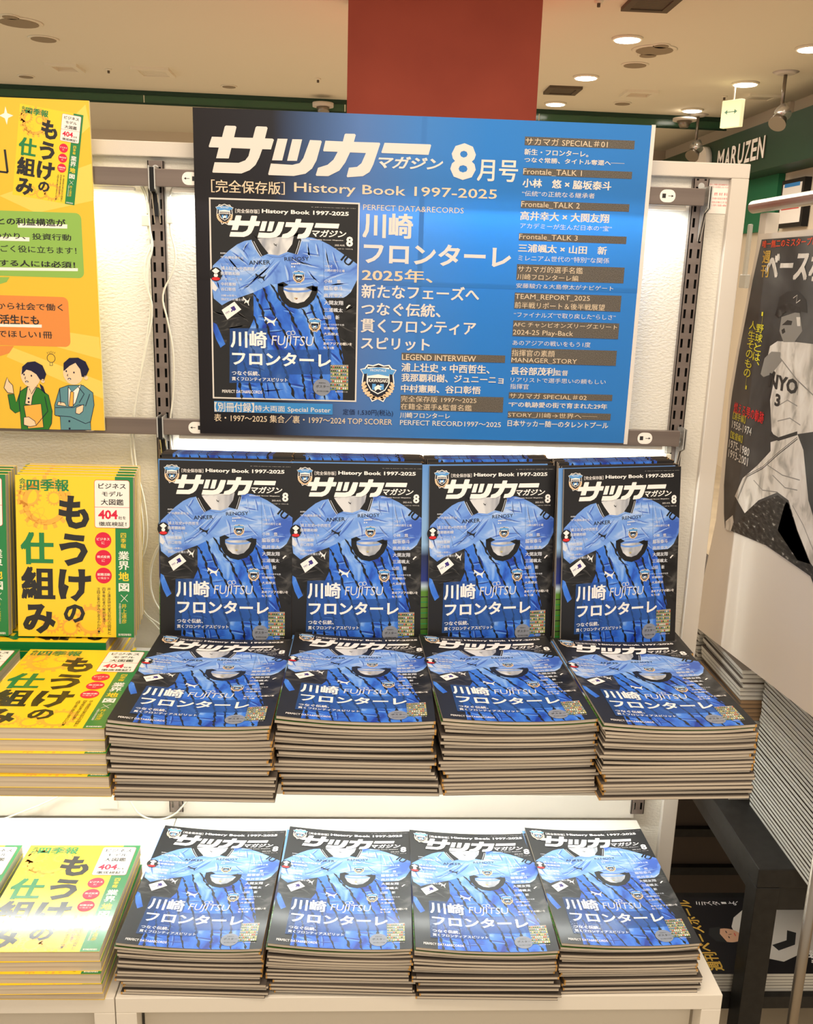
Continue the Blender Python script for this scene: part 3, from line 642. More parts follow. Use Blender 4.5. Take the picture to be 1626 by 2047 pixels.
def PT(z, s, x0, y0, x1, y1, m=m_pw, bo=.02, **k): pa.text(s, *PB(z, x0, y0, x1, y1), m, 4, bo, **k)
def PR(z, x0, y0, x1, y1, m=m_pgrey):
    pa.rect(*PB(z, x0, y0, x1, y1), m, 2)
for v in logo_mm.values(): pa.poly(v, m_pw, 4)
PT(zA, 'マガジン', 1275, 380, 1712, 480, bo=.03, shear=.28); PT(zI, '8', 902, 287, 950, 362, bo=.03); PT(zI, '月号', 955, 320, 1034, 366, bo=.02)
PT(zA, '［完全保存版］', 138, 538, 640, 640, m_pcream, .01); PT(zA, 'History Book 1997-2025', 703, 562, 2076, 690, m_pcream, .01)
PT(zC, 'PERFECT DATA&RECORDS', 118, 135, 1025, 213, m_pcream, 0); PT(zC, '川崎', 115, 205, 565, 445, bo=.035); PT(zC, 'フロンターレ', 125, 472, 1450, 705, bo=.03)
PT(zC, '2025年、', 108, 705, 745, 840, m_pcream, .02); PT(zC, '新たなフェーズへ', 105, 850, 1165, 1005, bo=.025); PT(zC, 'つなぐ伝統、', 105, 1012, 818, 1150, bo=.025)
PT(zC, '貫くフロンティア', 100, 1163, 1135, 1310, bo=.025); PT(zC, 'スピリット', 100, 1325, 722, 1452, bo=.025)
PR(zD, 495, 122, 1482, 213); PT(zD, 'LEGEND INTERVIEW', 500, 134, 1205, 205, m_pcream, .01); PT(zD, '浦上壮史 × 中西哲生、', 495, 218, 1335, 318, bo=.03)
PT(zD, '我那覇和樹、ジュニーニョ', 495, 318, 1468, 415, bo=.03); PT(zD, '中村憲剛、谷口彰悟', 490, 422, 1250, 512, bo=.03)
PR(zD, 487, 522, 1462, 685); PT(zD, '完全保存版 1997～2025', 490, 530, 1210, 600, m_pcream, .005); PT(zD, '在籍全選手&監督名鑑', 490, 602, 1165, 672, m_pcream, .005)
PT(zD, '川崎フロンターレ', 482, 686, 958, 750); PT(zD, 'PERFECT RECORD1997～2025', 482, 762, 1445, 826, bo=.01)
PR(zB, 163, 818, 968, 905, m_plb); PT(zB, '【別冊付録】', 165, 822, 436, 892); PT(zB, '特大両面 Special Poster', 440, 845, 955, 902, bo=.01)
PT(zB, '定価 1,530円(税込)', 1038, 870, 1378, 922, m_pdk, 0); PT(zB, '表・1997～2025 集合／裏・1997～2024 TOP SCORER', 163, 905, 1372, 978, m_pcream, .01)
for bx in ((250, 182, 1355, 308), (233, 498, 1330, 608), (212, 828, 1303, 940), (192, 1158, 1275, 1265), (172, 1472, 1248, 1662)): PR(zE, *bx)
PT(zE, 'サカマガ SPECIAL＃01', 258, 192, 1085, 292, m_pcream, .005); PT(zE, '新生・フロンターレ。', 245, 303, 890, 388); PT(zE, 'つなぐ常勝、タイトル奪還へ──', 245, 390, 1255, 478)
for n, (x, y0, y1) in enumerate(((235, 503, 588), (215, 833, 917), (195, 1163, 1240))): PT(zE, 'Frontale_TALK %d' % (n+1), x, y0, x+588, y1, m_pcream, 0)
PT(zE, '小林　悠 × 脇坂泰斗', 228, 605, 1122, 724, bo=.03); PT(zE, '“伝統”の正統なる継承者', 222, 728, 955, 806, bo=0)
PT(zE, '高井幸大 × 大関友翔', 205, 935, 1100, 1054, bo=.03); PT(zE, 'アカデミーが生んだ日本の“宝”', 205, 1055, 1128, 1137, bo=0)
PT(zE, '三浦颯太 × 山田　新', 185, 1265, 1078, 1374, bo=.03); PT(zE, 'ミレニアム世代の“特別”な関係', 185, 1380, 1103, 1462, bo=0)
PT(zE, 'サカマガ的選手名鑑', 183, 1485, 835, 1567, m_pcream, 0); PT(zE, '川崎フロンターレ編', 175, 1567, 790, 1642, m_pcream, 0)
for bx in ((150, 133, 1217, 322), (135, 414, 1195, 598), (118, 692, 1172, 868), (92, 1140, 1135, 1222), (83, 1332, 1118, 1418)): PR(zF, *bx)
PT(zF, '安藤駿介＆大島僚太がナビゲート', 165, 38, 1145, 112, bo=0)
PT(zF, 'TEAM_REPORT_2025', 155, 145, 908, 222, m_pcream, 0); PT(zF, '前半戦リポート＆後半戦展望', 150, 225, 1058, 312, m_pcream, 0); PT(zF, '“ファイナルズ”で取り戻した“らしさ”', 142, 328, 1168, 406, bo=0)
PT(zF, 'AFC チャンピオンズリーグエリート', 138, 428, 1185, 504, m_pcream, 0); PT(zF, '2024-25 Play-Back', 133, 506, 738, 584, m_pcream, 0); PT(zF, 'あのアジアの戦いをもう1度', 130, 612, 915, 682, bo=0)
PT(zF, '指揮官の素顔', 122, 706, 553, 782, m_pcream, 0); PT(zF, 'MANAGER_STORY', 118, 788, 778, 856, m_pcream, 0); PT(zF, '長谷部茂利', 110, 880, 553, 970, bo=.03); PT(zF, '監督', 560, 914, 688, 972, bo=.01)
PT(zF, 'リアリストで選手思いの頼もしい', 110, 988, 1070, 1056, bo=0); PT(zF, '指揮官', 105, 1050, 290, 1108, bo=0); PT(zF, 'サカマガ SPECIAL＃02', 100, 1148, 878, 1216, m_pcream, 0)
PT(zF, '“F”の軌跡愛の街で育まれた29年', 90, 1233, 1085, 1308, bo=.02); PT(zF, 'STORY_川崎→世界へ──', 85, 1340, 985, 1408, m_pcream, 0); PT(zF, '日本サッカー随一のタレントプール', 80, 1420, 1095, 1502, bo=.02)
crest(pa, *zD(100, 215), *zD(440, 592), 2)
ctl, cbr = zI(418.4, 396.3), zI(711.5, 801)
pa.rect(ctl[0]-1.5, ctl[1]-1.5, cbr[0]+1.5, cbr[1]+1.5, m_pw, 1)
cw, chh = cbr[0]-ctl[0], cbr[1]-ctl[1]
pa.place(COVER, lambda p: (ctl[0]+1+p[0]/210*(cw-2), ctl[1]+1+p[1]/297*(chh-2)), 2)
YP = -.0460; p0 = at(400, 865, y=YP); p1 = at(1247, 885, y=YP)
poster = thing('magazine_poster', 'large blue and black football magazine poster taped from four sheets, hung on the rails', 'poster', (float((p0[0]+p1[0])/2-.364), YP-.004, float((p0[2]+p1[2])/2)), (math.pi/2, 0, 0))
for sx, sy, zz in ((0, 0, 0), (1, 0, .0002), (0, 1, .0004), (1, 1, .0006)):
    ov = .008; x0, x1 = (0, .364+ov/2) if sx == 0 else (.364-ov/2, .728); y0, y1 = (0, .2575+ov/2) if sy == 0 else (.2575-ov/2, .515)
    bm = bmesh.new(); vs = [bm.verts.new(v) for v in ((x0, y0, zz), (x1, y0, zz), (x1, y1, zz), (x0, y1, zz))]; bm.faces.new(vs)
    link('poster_sheet', mesh_of(bm, 'poster_sheet', [m_pbg]), poster)
link('printed_lettering', pa.mesh('poster_print', 515, step=.00006), poster, (0, 0, .0009))
boxes('white_edge', [(.728, .7345, -.002, .516, -.0006, .0002)], m_pw, poster)

# ------------------------------------------------------------------ yellow poster board on the left
YQ = -.049
e0, e1 = at(181, 202, y=YQ), at(208, 860, y=YQ); BR = (e0[0]+e1[0])/2; BT, BB = e0[2], e1[2]; BWd = .40
def yb(px, py):
    p = at(px, py, y=YQ); return ((p[0]-(BR-BWd))*1000, (BT-p[2])*1000)
m_by = mat('board_yellow', (238, 196, 60), rough=.35, spec=.4)
m_by2 = mat('board_pale_ray', (242, 214, 100), rough=.35, spec=.4)
m_bg = mat('bubble_green', (146, 190, 92), rough=.35); m_bo = mat('bubble_orange', (232, 146, 74), rough=.35)
m_hair = mat('drawn_hair_navy', (30, 30, 62), rough=.4); m_skin = mat('drawn_skin', (244, 214, 178), rough=.4); m_suit = mat('drawn_suit_blue', (96, 146, 158), rough=.4); m_jk = mat('drawn_jacket_green', (46, 122, 44), rough=.4)
ba = Art(); Hb = (BT-BB)*1000; Wb = BWd*1000
ba.rect(0, 0, Wb, Hb, m_by, 0)
za = lambda x, y: yb(x/4.065, 180+y/4.065); zc = lambda x, y: yb(x/4.065, 600+y/4.065)
cl = lambda p: (min(max(p[0], 0), Wb), min(max(p[1], 0), Hb))
ba.poly([cl(za(*p)) for p in ((440, 380), (700, 120), (735, 300), (600, 420))], m_by2, 1)
ba.poly([cl(za(*p)) for p in ((0, 860), (760, 600), (760, 900), (300, 1000))], m_by2, 1)
ba.poly([cl(zc(*p)) for p in ((560, 260), (810, 300), (830, 480), (470, 380))], m_by2, 1)
ba.poly([cl(zc(*p)) for p in ((100, 380), (840, 660), (850, 800), (60, 460))], m_by2, 1)
ba.poly([za(*p) for p in ((50, 135), (65, 190), (115, 210), (72, 230), (62, 285), (45, 232), (0, 210), (40, 190))], m_bwhite, 1)
mini = homog([(0, 0), (182, 0), (182, 257), (0, 257)], [za(168, 112), za(684, 208), za(610, 938), za(108, 850)])
shc = homog([(0, 0), (182, 0), (182, 257), (0, 257)], [za(160, 108), za(692, 206), za(620, 946), za(104, 860)])
ba.place(YCOVER, lambda p: mini(*p), 2)
ba.line([za(45, 485), za(68, 670)], 3.5, m_blk, 2); ba.line([za(0, 664), za(70, 672)], 3.0, m_blk, 2)
def bub(z, x0, y0, x1, y1, m, tail):
    p, q = z(x0, y0), z(x1, y1); ba.rrect(max(p[0], 2), p[1], q[0], q[1], 9, m, 2); ba.poly([z(*t) for t in tail], m, 2)
bub(za, -400, 965, 690, 1530, m_bg, ((-60, 1520), (85, 1520), (60, 1560), (0, 1578), (-60, 1575)))
bub(zc, -400, -53, 580, 380, m_bo, ((-60, 370), (120, 370), (80, 430), (0, 455), (-60, 445)))
bt = lambda z, s, x0, y0, x1, y1, b=.012: ba.text(s, *z(x0, y0), *z(x1, y1), m_blk, 4, b)
br = lambda z, x0, y0, x1, y1: ba.poly([z(x0, y0), z(x1, y0+8), z(x1, y1+8), z(x0, y1)], m_bwhite, 3)
br(za, 150, 1085, 552, 1118); br(za, -60, 1190, 245, 1222); br(za, -60, 1440, 638, 1464); br(zc, -60, 190, 345, 214)
bt(za, 'ごとの利益構造が', -100, 1030, 540, 1112, .03); bt(za, 'がわかり、投資行動', -138, 1150, 585, 1226, .016); bt(za, 'すごく役に立ちます！', -72, 1255, 628, 1335); bt(za, '投資をする人には必須！', -262, 1368, 618, 1448, .03)
bt(zc, 'これから社会で働く', -180, 10, 518, 88); bt(zc, '就活生にも', -80, 112, 325, 202, .03); bt(zc, '読んでほしい1冊', -180, 235, 432, 312)
# drawn woman and man
pz = lambda pts: [zc(*p) for p in pts]
def ell(x, y, rx, ry, m, L): c = zc(x, y); ba.disc(c[0], c[1], abs(zc(x+rx, y)[0]-c[0]), abs(zc(x, y+ry)[1]-c[1]), m, L, 20)
LW = 1.0
def shape(pts, m, L=5):
    ba.poly(pz(pts), m, L); q = pz(pts); ba.line(q+[q[0]], LW, m_hair, L+1)
shape([(330, 680), (355, 700), (375, 760), (345, 730)], m_hair)
shape([(70, 765), (120, 760), (140, 830), (170, 740), (230, 700), (320, 710), (400, 770), (430, 900), (425, 1000), (400, 1050), (180, 1050), (170, 900), (130, 915), (90, 880)], m_jk)
shape([(210, 840), (230, 705), (310, 690), (270, 780), (260, 850)], m_skin, 7)
shape([(200, 855), (340, 840), (360, 1030), (235, 1040)], m_yel2, 9)
ell(255, 610, 80, 95, m_skin, 9)
shape([(185, 600), (190, 540), (230, 505), (290, 498), (350, 530), (380, 600), (360, 655), (330, 640), (305, 600), (260, 570), (220, 560)], m_hair, 11)
shape([(200, 1010), (200, 950), (240, 945), (290, 980), (300, 1015), (250, 1025)], m_skin, 11)
shape([(70, 750), (40, 710), (50, 670), (65, 625), (80, 660), (110, 690), (118, 755)], m_skin, 11)
shape([(450, 850), (490, 715), (560, 690), (680, 690), (760, 750), (770, 850), (740, 990), (745, 1052), (500, 1052), (495, 945), (450, 930)], m_suit)
shape([(560, 700), (590, 745), (665, 680), (620, 830), (590, 865), (560, 860)], m_bwhite, 7)
shape([(580, 740), (605, 745), (600, 860), (566, 860)], m_yel2, 9)
ell(600, 590, 82, 95, m_skin, 9)
shape([(525, 570), (525, 510), (570, 470), (640, 468), (700, 500), (728, 560), (700, 620), (672, 620), (660, 560), (620, 505), (570, 530)], m_hair, 11)
ba.line(pz([(455, 870), (600, 870), (640, 850), (690, 850)]), LW, m_hair, 9); ba.line(pz([(455, 935), (580, 945), (700, 1000), (740, 985)]), LW, m_hair, 9)
shape([(470, 850), (480, 822), (530, 830), (545, 860)], m_skin, 9); shape([(620, 915), (625, 870), (685, 845), (680, 900), (650, 925)], m_skin, 9)
for x, y in ((202, 602), (262, 612), (545, 575), (607, 586)): ell(x, y, 6, 8, m_hair, 13)
for x, y in ((225, 660), (570, 638)): ell(x, y, 14, 8, m_hair, 13); ell(x, y+2, 8, 4, m_bwhite, 14)
for l in ([(175, 700), (160, 800), (170, 900)], [(370, 780), (395, 900), (300, 1015)], [(490, 715), (500, 840)], [(735, 760), (700, 860)], [(640, 700), (690, 760), (650, 830)], [(245, 715), (262, 760), (300, 700)]): ba.line(pz(l), LW, m_hair, 13)
for x, y in ((570, 980), (572, 1040), (240, 795), (240, 825)): ell(x, y, 8, 8, m_hair, 13)
ell(705, 628, 16, 18, m_skin, 12); ell(355, 655, 15, 16, m_skin, 12); ba.line(pz([(215, 620), (208, 636), (216, 638)]), LW, m_hair, 13); ba.line(pz([(558, 598), (552, 612), (560, 615)]), LW, m_hair, 13)
c = zc(421, 470); ba.ring(c[0], c[1], 6.5, 7, .8, m_hair, 5, 20); ba.line(pz([(412, 508), (412, 530), (432, 530), (432, 508)]), .8, m_hair, 5)
for k in range(5): ba.line(pz([(392+k*14, 428-abs(2-k)*-3), (388+k*16, 412+abs(2-k)*4)]), .6, m_hair, 5)
board = thing('poster_board', 'yellow business book poster board with two drawn office workers, at the left', 'poster', (float(BR-BWd), YQ-.003, float(BB)), (math.pi/2, 0, 0))
boxes('board_panel', [(0, BWd, 0, BT-BB, -.005, 0)], mat('board_edge', (240, 222, 150), rough=.5), board)
link('printed_front', ba.mesh('board_print', Hb, step=.00007), board, (0, 0, .0002))

# ------------------------------------------------------------------ wall bays, uprights, rails
UPX = [-.9, 0.0, .9]; XE0, XE1 = .950, .980
ZT = float(at(1400, 324, y=-.012)[2]); ZI = float(at(1400, 354, y=-.012)[2])
structure(boxes('wall_back', [(-1.6, XE0, 0, .05, -.5, ZI)], m_wallp))
structure(boxes('trim_1', [(-1.6, XE1, -.012, .05, ZI, ZT)], m_frame, bev=.0015))
structure(boxes('trim_2', [(XE0, XE1, -.012, .05, -.5, ZI)], m_frame, bev=.0015))
structure(boxes('trim_3', [(-1.6, .895, -.006, 0, 0, .08), ], m_white))
def upright(x, z0, z1, label):
    w = .026; bm = bmesh.new()
    xs = [0, .0045, .0085, .0175, .0215, w]; pitch, sl = .025, .015
    z = z0
    while z < z1-.001:
        za_, zb_, zc_ = z, min(z+pitch-sl, z1), min(z+pitch, z1)
        for (a, b, slot) in ((za_, zb_, False), (zb_, zc_, True)):
            if b <= a: continue
            for i in range(5):
                if slot and i in (1, 3): continue
                vs = [bm.verts.new(v) for v in ((xs[i], 0, a), (xs[i+1], 0, a), (xs[i+1], 0, b), (xs[i], 0, b))]; bm.faces.new(vs)
        z += pitch
    bmesh.ops.remove_doubles(bm, verts=bm.verts[:], dist=1e-5)
    t = thing('slotted_upright', label, 'upright', (x-w/2, -.011, 0))
    link('slotted_face', mesh_of(bm, 'slotted_face', [m_steel]), t)
    boxes('channel', [(0, .0015, 0, .0105, z0, z1), (w-.0015, w, 0, .0105, z0, z1), (.0015, w-.0015, .0085, .0105, z0, z1, 1)], [m_steel, m_dark], t)
    cyls('screw', [((w/2, -.001, z1-.012), (w/2, .0015, z1-.012), .0055)], m_chrome, t)
    return t
ZUP = float(at(313, 321, y=-.012)[2]); ZUR = float(at(1402, 357, y=-.012)[2])
upright(0, .012, ZUP, 'slotted steel wall upright between the yellow and blue displays')
upright(.9, .012, ZUR, 'slotted steel wall upright at the right end of the blue display')
ZR = [1.1817, .7803]; RH = .027; YR = -.0432
for zi, zt in enumerate(ZR):
    row = ('upper', 'lower')[zi]
    for x0, side in ((-.897, 'yellow'), (.003, 'blue')):
        t = thing('display_rail', '%s flat steel rail across the %s display' % (row, side), 'rail', (x0, YR, zt-RH))
        boxes('rail_bar', [(0, .894, 0, .012, 0, RH)], m_steel, t, bev=.0008)
        for sx in (.045, .894-.055):
            if (side == 'yellow' and sx < .1): continue
            px = (at(1305, 384, y=YR)[0]-x0) if (sx > .1 and side == 'blue' and zi == 0) else None
            s0 = (.833 if side == 'yellow' and False else sx)
            if side == 'yellow': s0 = .894-(.058+.07)
            elif sx > .1: s0 = .894-.075
            a = Art(); a.rrect(0, 0, 26, 20, 9.5, m_bwhite, 0)
            rt = (side == 'blue' and sx < .1)
            a.line([(5, 10), (12, 10)] if rt else [(14, 10), (21, 10)], .9, m_blk, 1)
            a.poly([(3, 10), (6.5, 8), (6.5, 12)] if rt else [(23, 10), (19.5, 8), (19.5, 12)], m_blk, 1)
            a.rect(*((16, 6.5, 22, 13.5) if rt else (4, 6.5, 10, 13.5)), m_blk, 1)
            link('load_sticker', a.mesh('load_sticker', 20), t, (s0, -.0004, .0035), (math.pi/2, 0, 0))
        cyls('end_cap', [((.0, .006, RH/2), (-.002, .006, RH/2), .009)], m_dark, t)
for x, n in ((0, 'left'), (.9, 'right')):
    for zi, zt in enumerate(ZR):
        row = ('upper', 'lower')[zi]
        t = thing('rail_bracket', '%s %s bracket hooking the rail into the upright' % (row, n), 'bracket', (x, 0, zt-RH))
        bm = bmesh.new()
        for sx in ((-.0045, .0045) if n == 'left' else (.002, .006)):
            prof = [(-.012, RH+.004), (YR-.004, RH+.004), (YR-.004, -.004), (-.028, -.012), (-.018, -.04), (-.012, -.055)]
            for dx in (0,):
                A = [bm.verts.new((sx, p[0], p[1])) for p in prof]; B = [bm.verts.new((sx+.0018, p[0], p[1])) for p in prof]
                bm.faces.new(A); bm.faces.new(B[::-1])
                for i in range(6): bm.faces.new((A[i], A[(i+1) % 6], B[(i+1) % 6], B[i]))
        bmesh.ops.recalc_face_normals(bm, faces=bm.faces[:])
        link('bracket_plate', mesh_of(bm, 'bracket_plate', [m_chrome]), t)
        if n == 'left': boxes('black_spacer', [(-.0028, .0040, YR-.003, -.0135, -.008, RH+.002), (-.001, .005, -.024, -.0135, -.045, -.009)], m_blackmetal, t, bev=.0006)
# LED strips
for x0, side in ((-.9, 'yellow'), (0, 'blue')):
    for zz, yy, wh in ((1.151, -.030, 'upper rail'), (.750, -.030, 'lower rail'), (.332, -.11, 'shelf')):
        if side == 'yellow' and zz == .750: continue
        t = thing('strip_lamp', 'slim white strip lamp under the %s of the %s display' % (wh, side), 'lamp', (x0+.03, yy, zz))
        boxes('housing', [(0, .84, -.006, .006, -.004, .0026)], m_white, t, bev=.0008)
# notice on the frame side
na = Art(); na.rect(0, 0, 40, 54, m_bwhite, 0)
for k, (s, y, h) in enumerate((('防火上有害な変形破壊がなく', 6, 3), ('燃焼ガスを発生しないもの', 10, 3), ('不 燃 材 料', 20, 5), ('国土交通大臣認定番号', 28, 3), ('基材及び施工方法', 34, 3), ('表示協会', 39, 3))): na.text(s, 4, y, 36, y+h, m_red, 1, 0)
q = at(1416, 359, y=-.0005)
tag(link('notice_sticker', na.mesh('notice_sticker', 54), None, (float(q[0]), -.0008, float(q[2])-.054), (math.pi/2, 0, 0)), 'small notice sticker with red print beside the right upright', 'sticker')
# cables
def cable(name, label, pts, y, r=.0016):
    P = [at(px, py, y=(yy if yy is not None else y)) for px, py, yy in pts]
    return tag(tube(name, [tuple(map(float, p)) for p in P], r, m_cable), label, 'cable')
N_ = None
cable('power_cable', 'white cable drooping left of the upright from rail to shelf', [(280, 368, N_), (290, 395, N_), (297, 460, N_), (303, 485, N_), (292, 520, N_), (290, 560, N_), (301, 600, N_), (296, 660, N_), (283, 740, N_), (271, 810, N_), (262, 870, N_), (266, 930, N_), (280, 1000, N_), (286, 1080, N_), (272, 1150, N_), (275, 1205, N_), (318, 1258, N_)], -.018)
cable('power_cable', 'second white cable running beside the drooping one, left of the upright', [(284, 368, N_), (294, 395, N_), (300, 460, N_), (305, 490, N_), (297, 530, N_), (296, 580, N_), (304, 610, N_), (292, 700, N_), (276, 780, N_), (268, 850, N_), (272, 930, N_), (290, 1010, N_), (292, 1090, N_), (268, 1160, N_), (290, 1225, N_), (322, 1250, N_)], -.022)
cable('power_cable', 'white cable hanging right of the left upright behind the poster', [(348, 368, N_), (339, 395, N_), (341, 460, N_), (351, 510, N_), (347, 540, N_), (326, 590, N_), (335, 640, N_), (346, 700, N_), (347, 780, N_), (340, 860, N_), (345, 905, N_)], -.019)
cable('power_cable', 'white cable bulging out beside the leftmost upright magazines', [(332, 1070, N_), (309, 1110, N_), (300, 1160, N_), (308, 1200, N_), (326, 1228, N_)], -.10, .0022)
cable('power_cable', 'white cable crossing the low wall under the yellow shelf books', [(-30, 1650, N_), (40, 1625, N_), (100, 1600, N_), (135, 1580, N_), (148, 1560, N_)], -.012, .0018)
cable('power_cable', 'white cable looping on the low wall beside the lower upright', [(248, 1580, N_), (262, 1605, N_), (280, 1628, N_), (310, 1638, N_), (345, 1630, N_), (365, 1612, N_), (375, 1600, N_)], -.016, .0018)
for (px, py0, py1, w_, y_, wh) in ((290, 402, 452, .013, -.02, 'the drooping cable left of the upright'), (339, 393, 447, .010, -.019, 'the cable right of the upright'), (1338, 885, 925, .010, -.03, 'the wall at the right end of the display')):
    a, b = at(px, py0, y=y_), at(px, py1, y=y_)
    t = thing('cable_connector', 'pale plug connector on '+wh, 'connector', (float(a[0]), y_, float(b[2])))
    h = float(a[2]-b[2]); boxes('plug', [(-w_/2, w_/2, -.005, .004, 0, h*.45)], m_cable, t, bev=.001); boxes('socket', [(-w_/2*.8, w_/2*.8, -.004, .003, h*.5, h)], m_clear, t, bev=.001)
q = at(214, 1588, y=-.006)
t = thing('wall_switch', 'small white round button switch plate under the shelf', 'switch', (float(q[0]), -.0062, float(q[2]))); boxes('plate', [(-.014, .02, -.002, .0, -.03, .012)], m_white, t, bev=.0008); cyls('button', [((0, -.002, 0), (0, -.0035, 0), .004)], m_cable, t)

# ------------------------------------------------------------------ shelves and plinths
for x0, x1, side in ((-1.1, -.004, 'yellow'), (.004, .892, 'blue')):
    t = thing('wall_shelf', 'thin white wall shelf carrying the %s stacks' % ('yellow book' if side == 'yellow' else 'blue magazine'), 'shelf', (x0, 0, ZS-.016))
    boxes('shelf_board', [(0, x1-x0, -.485 if side == 'blue' else -.465, -.0125, 0, .0158)], m_white, t, bev=.0008)
    for bx in ((.015,) if side == 'blue' else (x1-x0-.03,))+((x1-x0-.02,) if side == 'blue' else ()):
        bm = bmesh.new(); pr = [(-.013, -.002), (-.40, -.002), (-.40, -.018), (-.013, -.05)]
        A = [bm.verts.new((bx, *p)) for p in pr]; B = [bm.verts.new((bx+.002, *p)) for p in pr]; bm.faces.new(A); bm.faces.new(B[::-1])
        for i in range(4): bm.faces.new((A[i], A[(i+1) % 4], B[(i+1) % 4], B[i]))
        link('shelf_bracket', mesh_of(bm, 'shelf_bracket', [m_white]), t)
for x0, x1, lab in ((-1.1, -.001, 'white plinth table under the yellow books'), (.0005, .9, 'white plinth table under the blue magazine stacks')):
    t = thing('display_plinth', lab, 'table', (x0, 0, -.5)); w_ = x1-x0; D = -.479
    boxes('table_top', [(0, w_, D, -.0125, .474, .4998)], m_white, t, bev=.0012)
    for lx, ly in ((.0, D), (w_-.03, D), (0, -.045), (w_-.03, -.045)): boxes('leg', [(lx, lx+.03, ly, ly+.03, 0, .474)], m_white, t, bev=.001)
    boxes('inner_panel', [(.034, w_-.034, D+.03, D+.04, .02, .468)], mat('plinth_panel', (206, 198, 184), rough=.5), t)

# ------------------------------------------------------------------ ceiling and far room
ZC, YF = 2.30, 8.5
structure(boxes('ceiling', [(-6, 5.5, -4, YF, ZC, ZC+.05)], m_ceil))
structure(boxes('floor', [(-6, 5.5, -4, YF, -.55, -.5)], m_floor))
structure(boxes('wall_far', [(-6, 5.5, YF, YF+.05, -.5, ZC)], m_cwall))
def up(px, py): return at(px, py, z=ZC)
yc = 2.7; c0, c1 = at(695, 120, y=yc), at(1079, 120, y=yc)
structure(boxes('wall_column', [(float(c0[0]), float(c1[0]), yc, yc+.8, -.5, ZC)], m_redcol))
g0 = up(0, 168); g1 = up(1455, 236)
def at_glass(px, py):
    return at(px, py, y=float((g0[1]+g1[1])/2))
gd = (g1-g0)[:2]/np.linalg.norm((g1-g0)[:2]); gn = np.array([-gd[1], gd[0]])
def on_glass(px, py):
    d = at(px, py, z=ZC if py < 400 else 0)-EYE
    return EYE+d*(np.dot(gn, g0[:2]-EYE[:2])/np.dot(gn, d[:2]))
zg = float((on_glass(174, 203)[2]+on_glass(637, 225)[2])/2)
bar = thing('smoke_barrier', 'long green tinted glass strip hanging from the ceiling', 'glass screen', (float(g0[0]), float(g0[1]), zg), (0, 0, math.atan2(gd[1], gd[0])))
LG = float(np.linalg.norm((g1-g0)[:2])); n_ = 5; xa, xb = -2.0, LG
for k in range(n_):
    boxes('glass_pane', [(xa+(xb-xa)*k/n_+.004, xa+(xb-xa)*(k+1)/n_-.004, -.004, .004, .012, ZC-zg-.031)], m_glassg, bar)
boxes('top_channel', [(xa, xb, -.015, .015, ZC-zg-.03, ZC-zg)], m_dgreen, bar)
boxes('bottom_channel', [(xa, xb, -.008, .008, 0, .012)], m_dgreen, bar)
# right wall with fascia
XF = 3.15
def rx(px, py): return at(px, py, x=XF)
zft = float((rx(1626, 208)[2]+rx(1450, 276)[2])/2); zfb = float((rx(1626, 309)[2]+rx(1505, 349)[2])/2)
structure(boxes('wall_right', [(XF+.25, XF+.3, -2, YF, -.5, ZC)], m_cwall))
y_far = YF-.05
t = thing('shop_fascia', 'dark green shop fascia band with white letters on the right', 'fascia', (XF, 0, zfb))
boxes('fascia_band', [(0, .24, 1.5, y_far, 0, zft-zfb)], m_dgreen, t)
la, lb = rx(1428, 315), rx(1534, 300); zl0, zl1 = float(rx(1534, 314)[2]), float(rx(1534, 270)[2])
s_y0, s_y1 = float(rx(1438, 310)[1]), float(rx(1533, 295)[1])
for i, chr_ in enumerate('MARUZEN'):
    v, tr = glyphs(chr_, .02); lo, hi = v.min(0), v.max(0)
    ws = [1.2, 1, 1, 1, .9, .9, 1]; acc = sum(ws[:i])/sum(ws); wd = ws[i]/sum(ws)*.86
    a0 = s_y0+(s_y1-s_y0)*acc; a1 = s_y0+(s_y1-s_y0)*(acc+wd)
    V = []; Fc = []
    for d in (0, -.007):
        for p in v: V.append((d, a0+(a1-a0)*(p[0]-lo[0])/(hi[0]-lo[0]), (zl0-zfb)+(zl1-zl0)*(p[1]-lo[1])/(hi[1]-lo[1])))
    n = len(v)
    for q in tr: Fc.append(tuple(int(k)+n for k in q)); Fc.append(tuple(int(k) for k in q))
    from collections import Counter
    ed = Counter(tuple(sorted((int(a), int(b)))) for q in tr for a, b in ((q[0], q[1]), (q[1], q[2]), (q[2], q[0])))
    for (a, b), cN in ed.items():
        if cN == 1: Fc.append((a, b, b+n, a+n))
    me = bpy.data.meshes.new('sign_letter'); me.from_pydata(V, [], Fc); me.materials.append(m_bwhite); me.materials.append(m_rubber)
    for f_ in me.polygons: f_.material_index = 0 if len(f_.vertices) == 3 else 1
    link('sign_letter', me, t, (-.002, 0, 0))
em = rx(1422, 313); cyls('sign_emblem', [((-.05, float(em[1])+.1, (zl0+zl1)/2-zfb), (-.002, float(em[1])+.1, (zl0+zl1)/2-zfb), .14)], m_bwhite, t)
ygr = float(at(1560, 400, x=XF+.23)[1]); zgr = float(at(1500, 466, x=XF+.23)[2])
structure(boxes('trim_4', [(XF+.2, XF+.249, ygr, y_far, zgr, zfb)], m_green))
structure(boxes('trim_5', [(XF+.22, XF+.249, ygr, y_far, zft, ZC-.001)], m_cwall))
